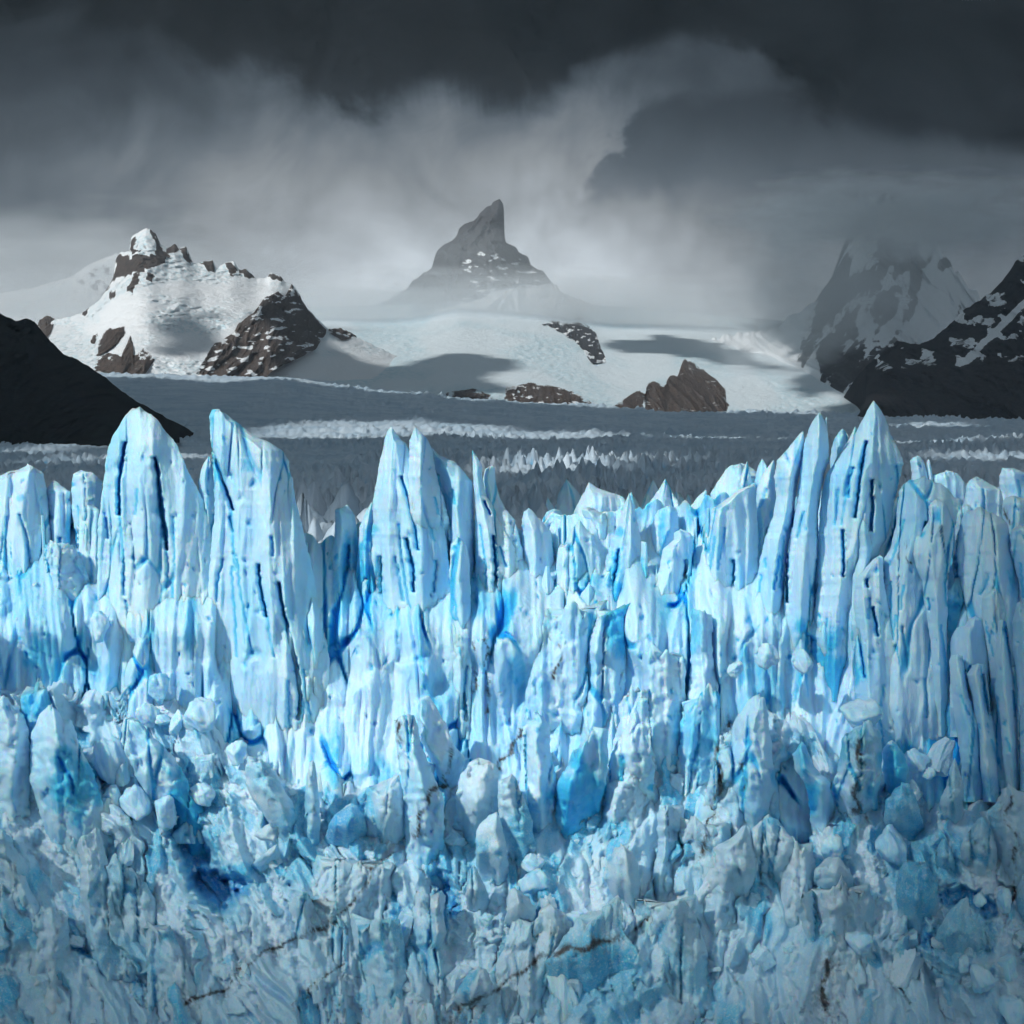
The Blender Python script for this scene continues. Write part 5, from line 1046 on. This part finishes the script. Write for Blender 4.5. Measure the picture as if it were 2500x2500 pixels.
# ------------------------------------------------------------------ clouds that shade the plain
def sunflat(X, Y, Z, zt):
    f = (zt - Z) / SUN[2]; return X + SUN[0] * f, Y + SUN[1] * f
def cloud_deck(name, label, gx, gy, mask, H, thick):
    """mask over ground coordinates; the cloud hangs where its shadow falls from"""
    nr, nc = mask.shape
    cx, cyy = sunflat(gx, gy, 40.0, H)
    keep = mask > 0
    fq = grid_faces(nr, nc); ok = keep.ravel()[fq].all(1); fq = fq[ok]
    tt = thick * np.sqrt(np.clip(mask, 0, 1)) * (0.7 + 0.5 * fbm(gx / (thick * 4), gy / (thick * 4), 3, 601))
    top = np.stack([cx, cyy, H + tt], -1).reshape(-1, 3); bot = np.stack([cx, cyy, H - 0.4 * tt], -1).reshape(-1, 3)
    n = nr * nc; F = np.concatenate([fq, fq[:, ::-1] + n])
    used = np.unique(F); remap = np.full(2 * n, -1); remap[used] = np.arange(len(used))
    o = link(name, np.concatenate([top, bot])[used], remap[F], M_CLOUD)
    tag(o, label, 'clouds', kind='stuff')
def blob_field(gx, gy, polys, soft):
    r = np.zeros(gx.shape)
    for p in polys: r = np.maximum(r, inpoly(gx, gy, p).astype(float))
    return r
def gpoly(pts, Y=None, z=None):
    """outline in the view at a known distance -> ground coordinates"""
    out = []
    for a, b in pts:
        if Y is None:
            y = (CZ - 24.0) / ((b - HY) * KK / 2500); zz = 24.0
        else:
            y = Y(a, b) if callable(Y) else Y
            y = float(y); zz = None
        X, Z = XZ(a, b, y)
        gx, gy = sunflat(float(X), y, float(Z) if zz is None else zz, 40.0); out.append((gx, gy))
    return out
def far_clouds():
    n = 230
    lg = np.linspace(np.log(285), np.log(12500), n)[:, None]; gy = np.exp(lg) + np.zeros((1, n)); gx = np.linspace(-0.42, 0.46, n)[None] * gy
    wx = gx + gy * 0.012 * fbm(gx / gy * 22, lg * 14, 4, 611); wy = gy * (1 + 0.035 * fbm(gx / gy * 14, lg * 9, 4, 612))
    m = ((wy > 392) & (wy < 5450)).astype(float)
    lit = [[(590, 1074), (600, 1066), (830, 1054), (1050, 1052), (1300, 1060), (1640, 1069), (1640, 1073), (1200, 1070), (1000, 1070), (800, 1071)],
           [(100, 1136), (280, 1121), (520, 1115), (520, 1126), (250, 1133), (100, 1139)], [(-100, 1108), (200, 1090), (430, 1076), (430, 1080), (200, 1096), (-100, 1116)],
           [(1150, 1160), (1300, 1140), (1480, 1128), (1640, 1130), (1600, 1150), (1350, 1172)], [(1900, 1082), (2200, 1076), (2600, 1074), (2600, 1081), (2200, 1083)],
           [(1640, 1070), (2050, 1068), (2050, 1073), (1640, 1076)], [(2250, 1126), (2400, 1114), (2700, 1112), (2700, 1126), (2400, 1130)], [(2150, 1050), (2380, 1047), (2380, 1051), (2150, 1053)]]
    hole = blob_field(wx, wy, [gpoly(p) for p in lit], 0)
    m = np.where(hole > 0, 0, m)
    hL = lambda a, b: hostL(np.array(a), np.array(b)); hF = lambda a, b: hostF(np.array(a), np.array(b))
    shade = [gpoly(PL("330,905 320,830 360,770 430,745 500,752 560,760 520,800 480,850 430,905"), hL),
             gpoly(PL("720,960 760,880 830,850 900,905 1000,880 1080,855 1180,860 1250,900 1190,930 1250,1000"), hF),
             gpoly(PL("1455,815 1600,815 1750,840 1900,885 1850,905 1700,880 1560,870 1470,850"), hF),
             gpoly(PL("1900,1020 2000,985 2120,970 2400,960 2400,1040 1900,1040"), hF)]
    x0, z0 = XZ(2150, 985, 6500)
    shade.append([sunflat(float(XZ(a, b, yy)[0]), yy, 300.0, 40.0) for a, b, yy in ((1930, 800, 6300), (1850, 800, 11500), (4000, 800, 11500), (3600, 800, 6000))])
    shade.append([sunflat(float(XZ(a, b, 6300)[0]), 6300 + (985 - b) * 5, float(XZ(a, b, 6300)[1]), 40.0) for a, b in ((1960, 985), (1960, 700), (2080, 500), (2500, 500), (3000, 700), (3000, 985))])
    shade.append([sunflat(float(XZ(a, b, 5500)[0]), yy, float(XZ(a, b, 5500)[1]), 40.0) for a, b, yy in ((2080, 1010, 4800), (2090, 850, 5700), (2500, 620, 6400), (3200, 500, 6400), (3200, 1010, 4800))])
    m = np.maximum(m, blob_field(wx, wy, shade, 0))
    m = m * (0.45 + 0.5 * np.clip(fbm(gx / gy * 30, lg * 20, 3, 613) + 0.5, 0, 1))
    cloud_deck('clouds', 'ragged grey cloud layer high above the glacier plain', gx, gy, m, 1900.0, 36.0)
far_clouds()
def near_clouds():  # bank added out of view, outline shaped to dim the wall's foot and sides
    n = 110
    px, py = np.meshgrid(np.linspace(-900, 3400, n), np.linspace(1000, 3300, n)[::-1])
    y = YS(py) - 2.0; x, z = XZ(px, py, y)
    gx, gy = sunflat(x, y, z, 40.0)
    wpx = px + 130 * fbm(px / 420, py / 420, 4, 621); wpy = py + 110 * fbm(px / 380, py / 380, 4, 622)
    low = np.interp(wpx, [-900, -300, 0, 500, 1200, 1700, 2000, 2120, 2230, 2350, 2700, 3200], [1550, 1950, 2150, 2380, 2480, 2430, 2250, 1900, 1480, 1220, 1000, 900])
    m = np.clip((wpy - low) / 160, 0, 1)
    cloud_deck('shading_cloud_bank', 'unseen grey cloud bank shaped to darken the foot of the ice front', gx, gy, m, 1140.0, 30.0)
near_clouds()

# ------------------------------------------------------------------ mist and haze
def vapour(name, dens, seed, col=(0.90, 0.96, 1.0)):
    """vapour that thins out towards the edge of its bank"""
    m, t = mat(name)
    oc_ = t.n('ShaderNodeTexCoord').outputs['Object']
    ln = t.n('ShaderNodeVectorMath', operation='LENGTH'); t.put(ln.inputs[0], oc_)
    v3 = t.n('ShaderNodeVectorMath', operation='ADD'); t.put(v3.inputs[0], oc_); v3.inputs[1].default_value = (seed * 1.7, 0, seed * 0.3)
    nz = t.noise(v3.outputs[0], 2.8, 4, 0.6)
    f = t.mr(t.m('ADD', ln.outputs['Value'], t.m('MULTIPLY', t.m('SUBTRACT', nz, 0.5), 1.5)), 0.92, 0.05)
    v = t.n('ShaderNodeVolumePrincipled'); v.inputs['Color'].default_value = (*col, 1); t.put(v.inputs['Density'], t.m('MULTIPLY', f, dens))
    o = t.n('ShaderNodeOutputMaterial'); t.put(o.inputs['Volume'], v.outputs[0])
    return m
def ellipsoid(name, label, c, r, dens, seed, col=(0.90, 0.96, 1.0)):
    V, F = ICO3
    o = link(name, V, F, vapour(name + '_vapour', dens, seed, col))
    o.location = c; o.scale = r; tag(o, label, 'mist', kind='stuff'); return o
def at(px, py, Y):
    X, Z = XZ(px, py, Y); return float(X), Y, float(Z)
ellipsoid('mist', 'pale mist bank round the foot of the rock horn', at(1150, 758, 8780), (2050, 420, 215), 0.0058, 1)
ellipsoid('mist', 'thin mist veil across the lone rock horn', at(1150, 640, 9250), (1300, 300, 380), 0.0010, 2)
ellipsoid('mist', 'grey cloud wrapped round the summit of the rock and snow mountain', at(2190, 530, 7600), (700, 420, 190), 0.0085, 3)
ellipsoid('mist', 'rain veil over the slope below the capped summit', at(2060, 740, 7000), (700, 300, 420), 0.0040, 4)
ellipsoid('mist', 'mist hanging behind the snow mountain shoulder', at(120, 690, 8000), (1200, 350, 340), 0.0045, 5)

def haze():
    x0, x1, y0, y1, z0, z1 = -10000, 10000, -4500, 15000, -1.0, 1085.0
    V = [(x, y, z) for z in (z0, z1) for y in (y0, y1) for x in (x0, x1)]
    F = [(0, 2, 3, 1), (4, 5, 7, 6), (0, 1, 5, 4), (2, 6, 7, 3), (0, 4, 6, 2), (1, 3, 7, 5)]
    o = link('haze', V, F, vol_material('haze_air', 1.8e-5), smooth=False); tag(o, 'thin grey haze filling the valley air', 'haze', kind='stuff')
haze()
settle_labels()
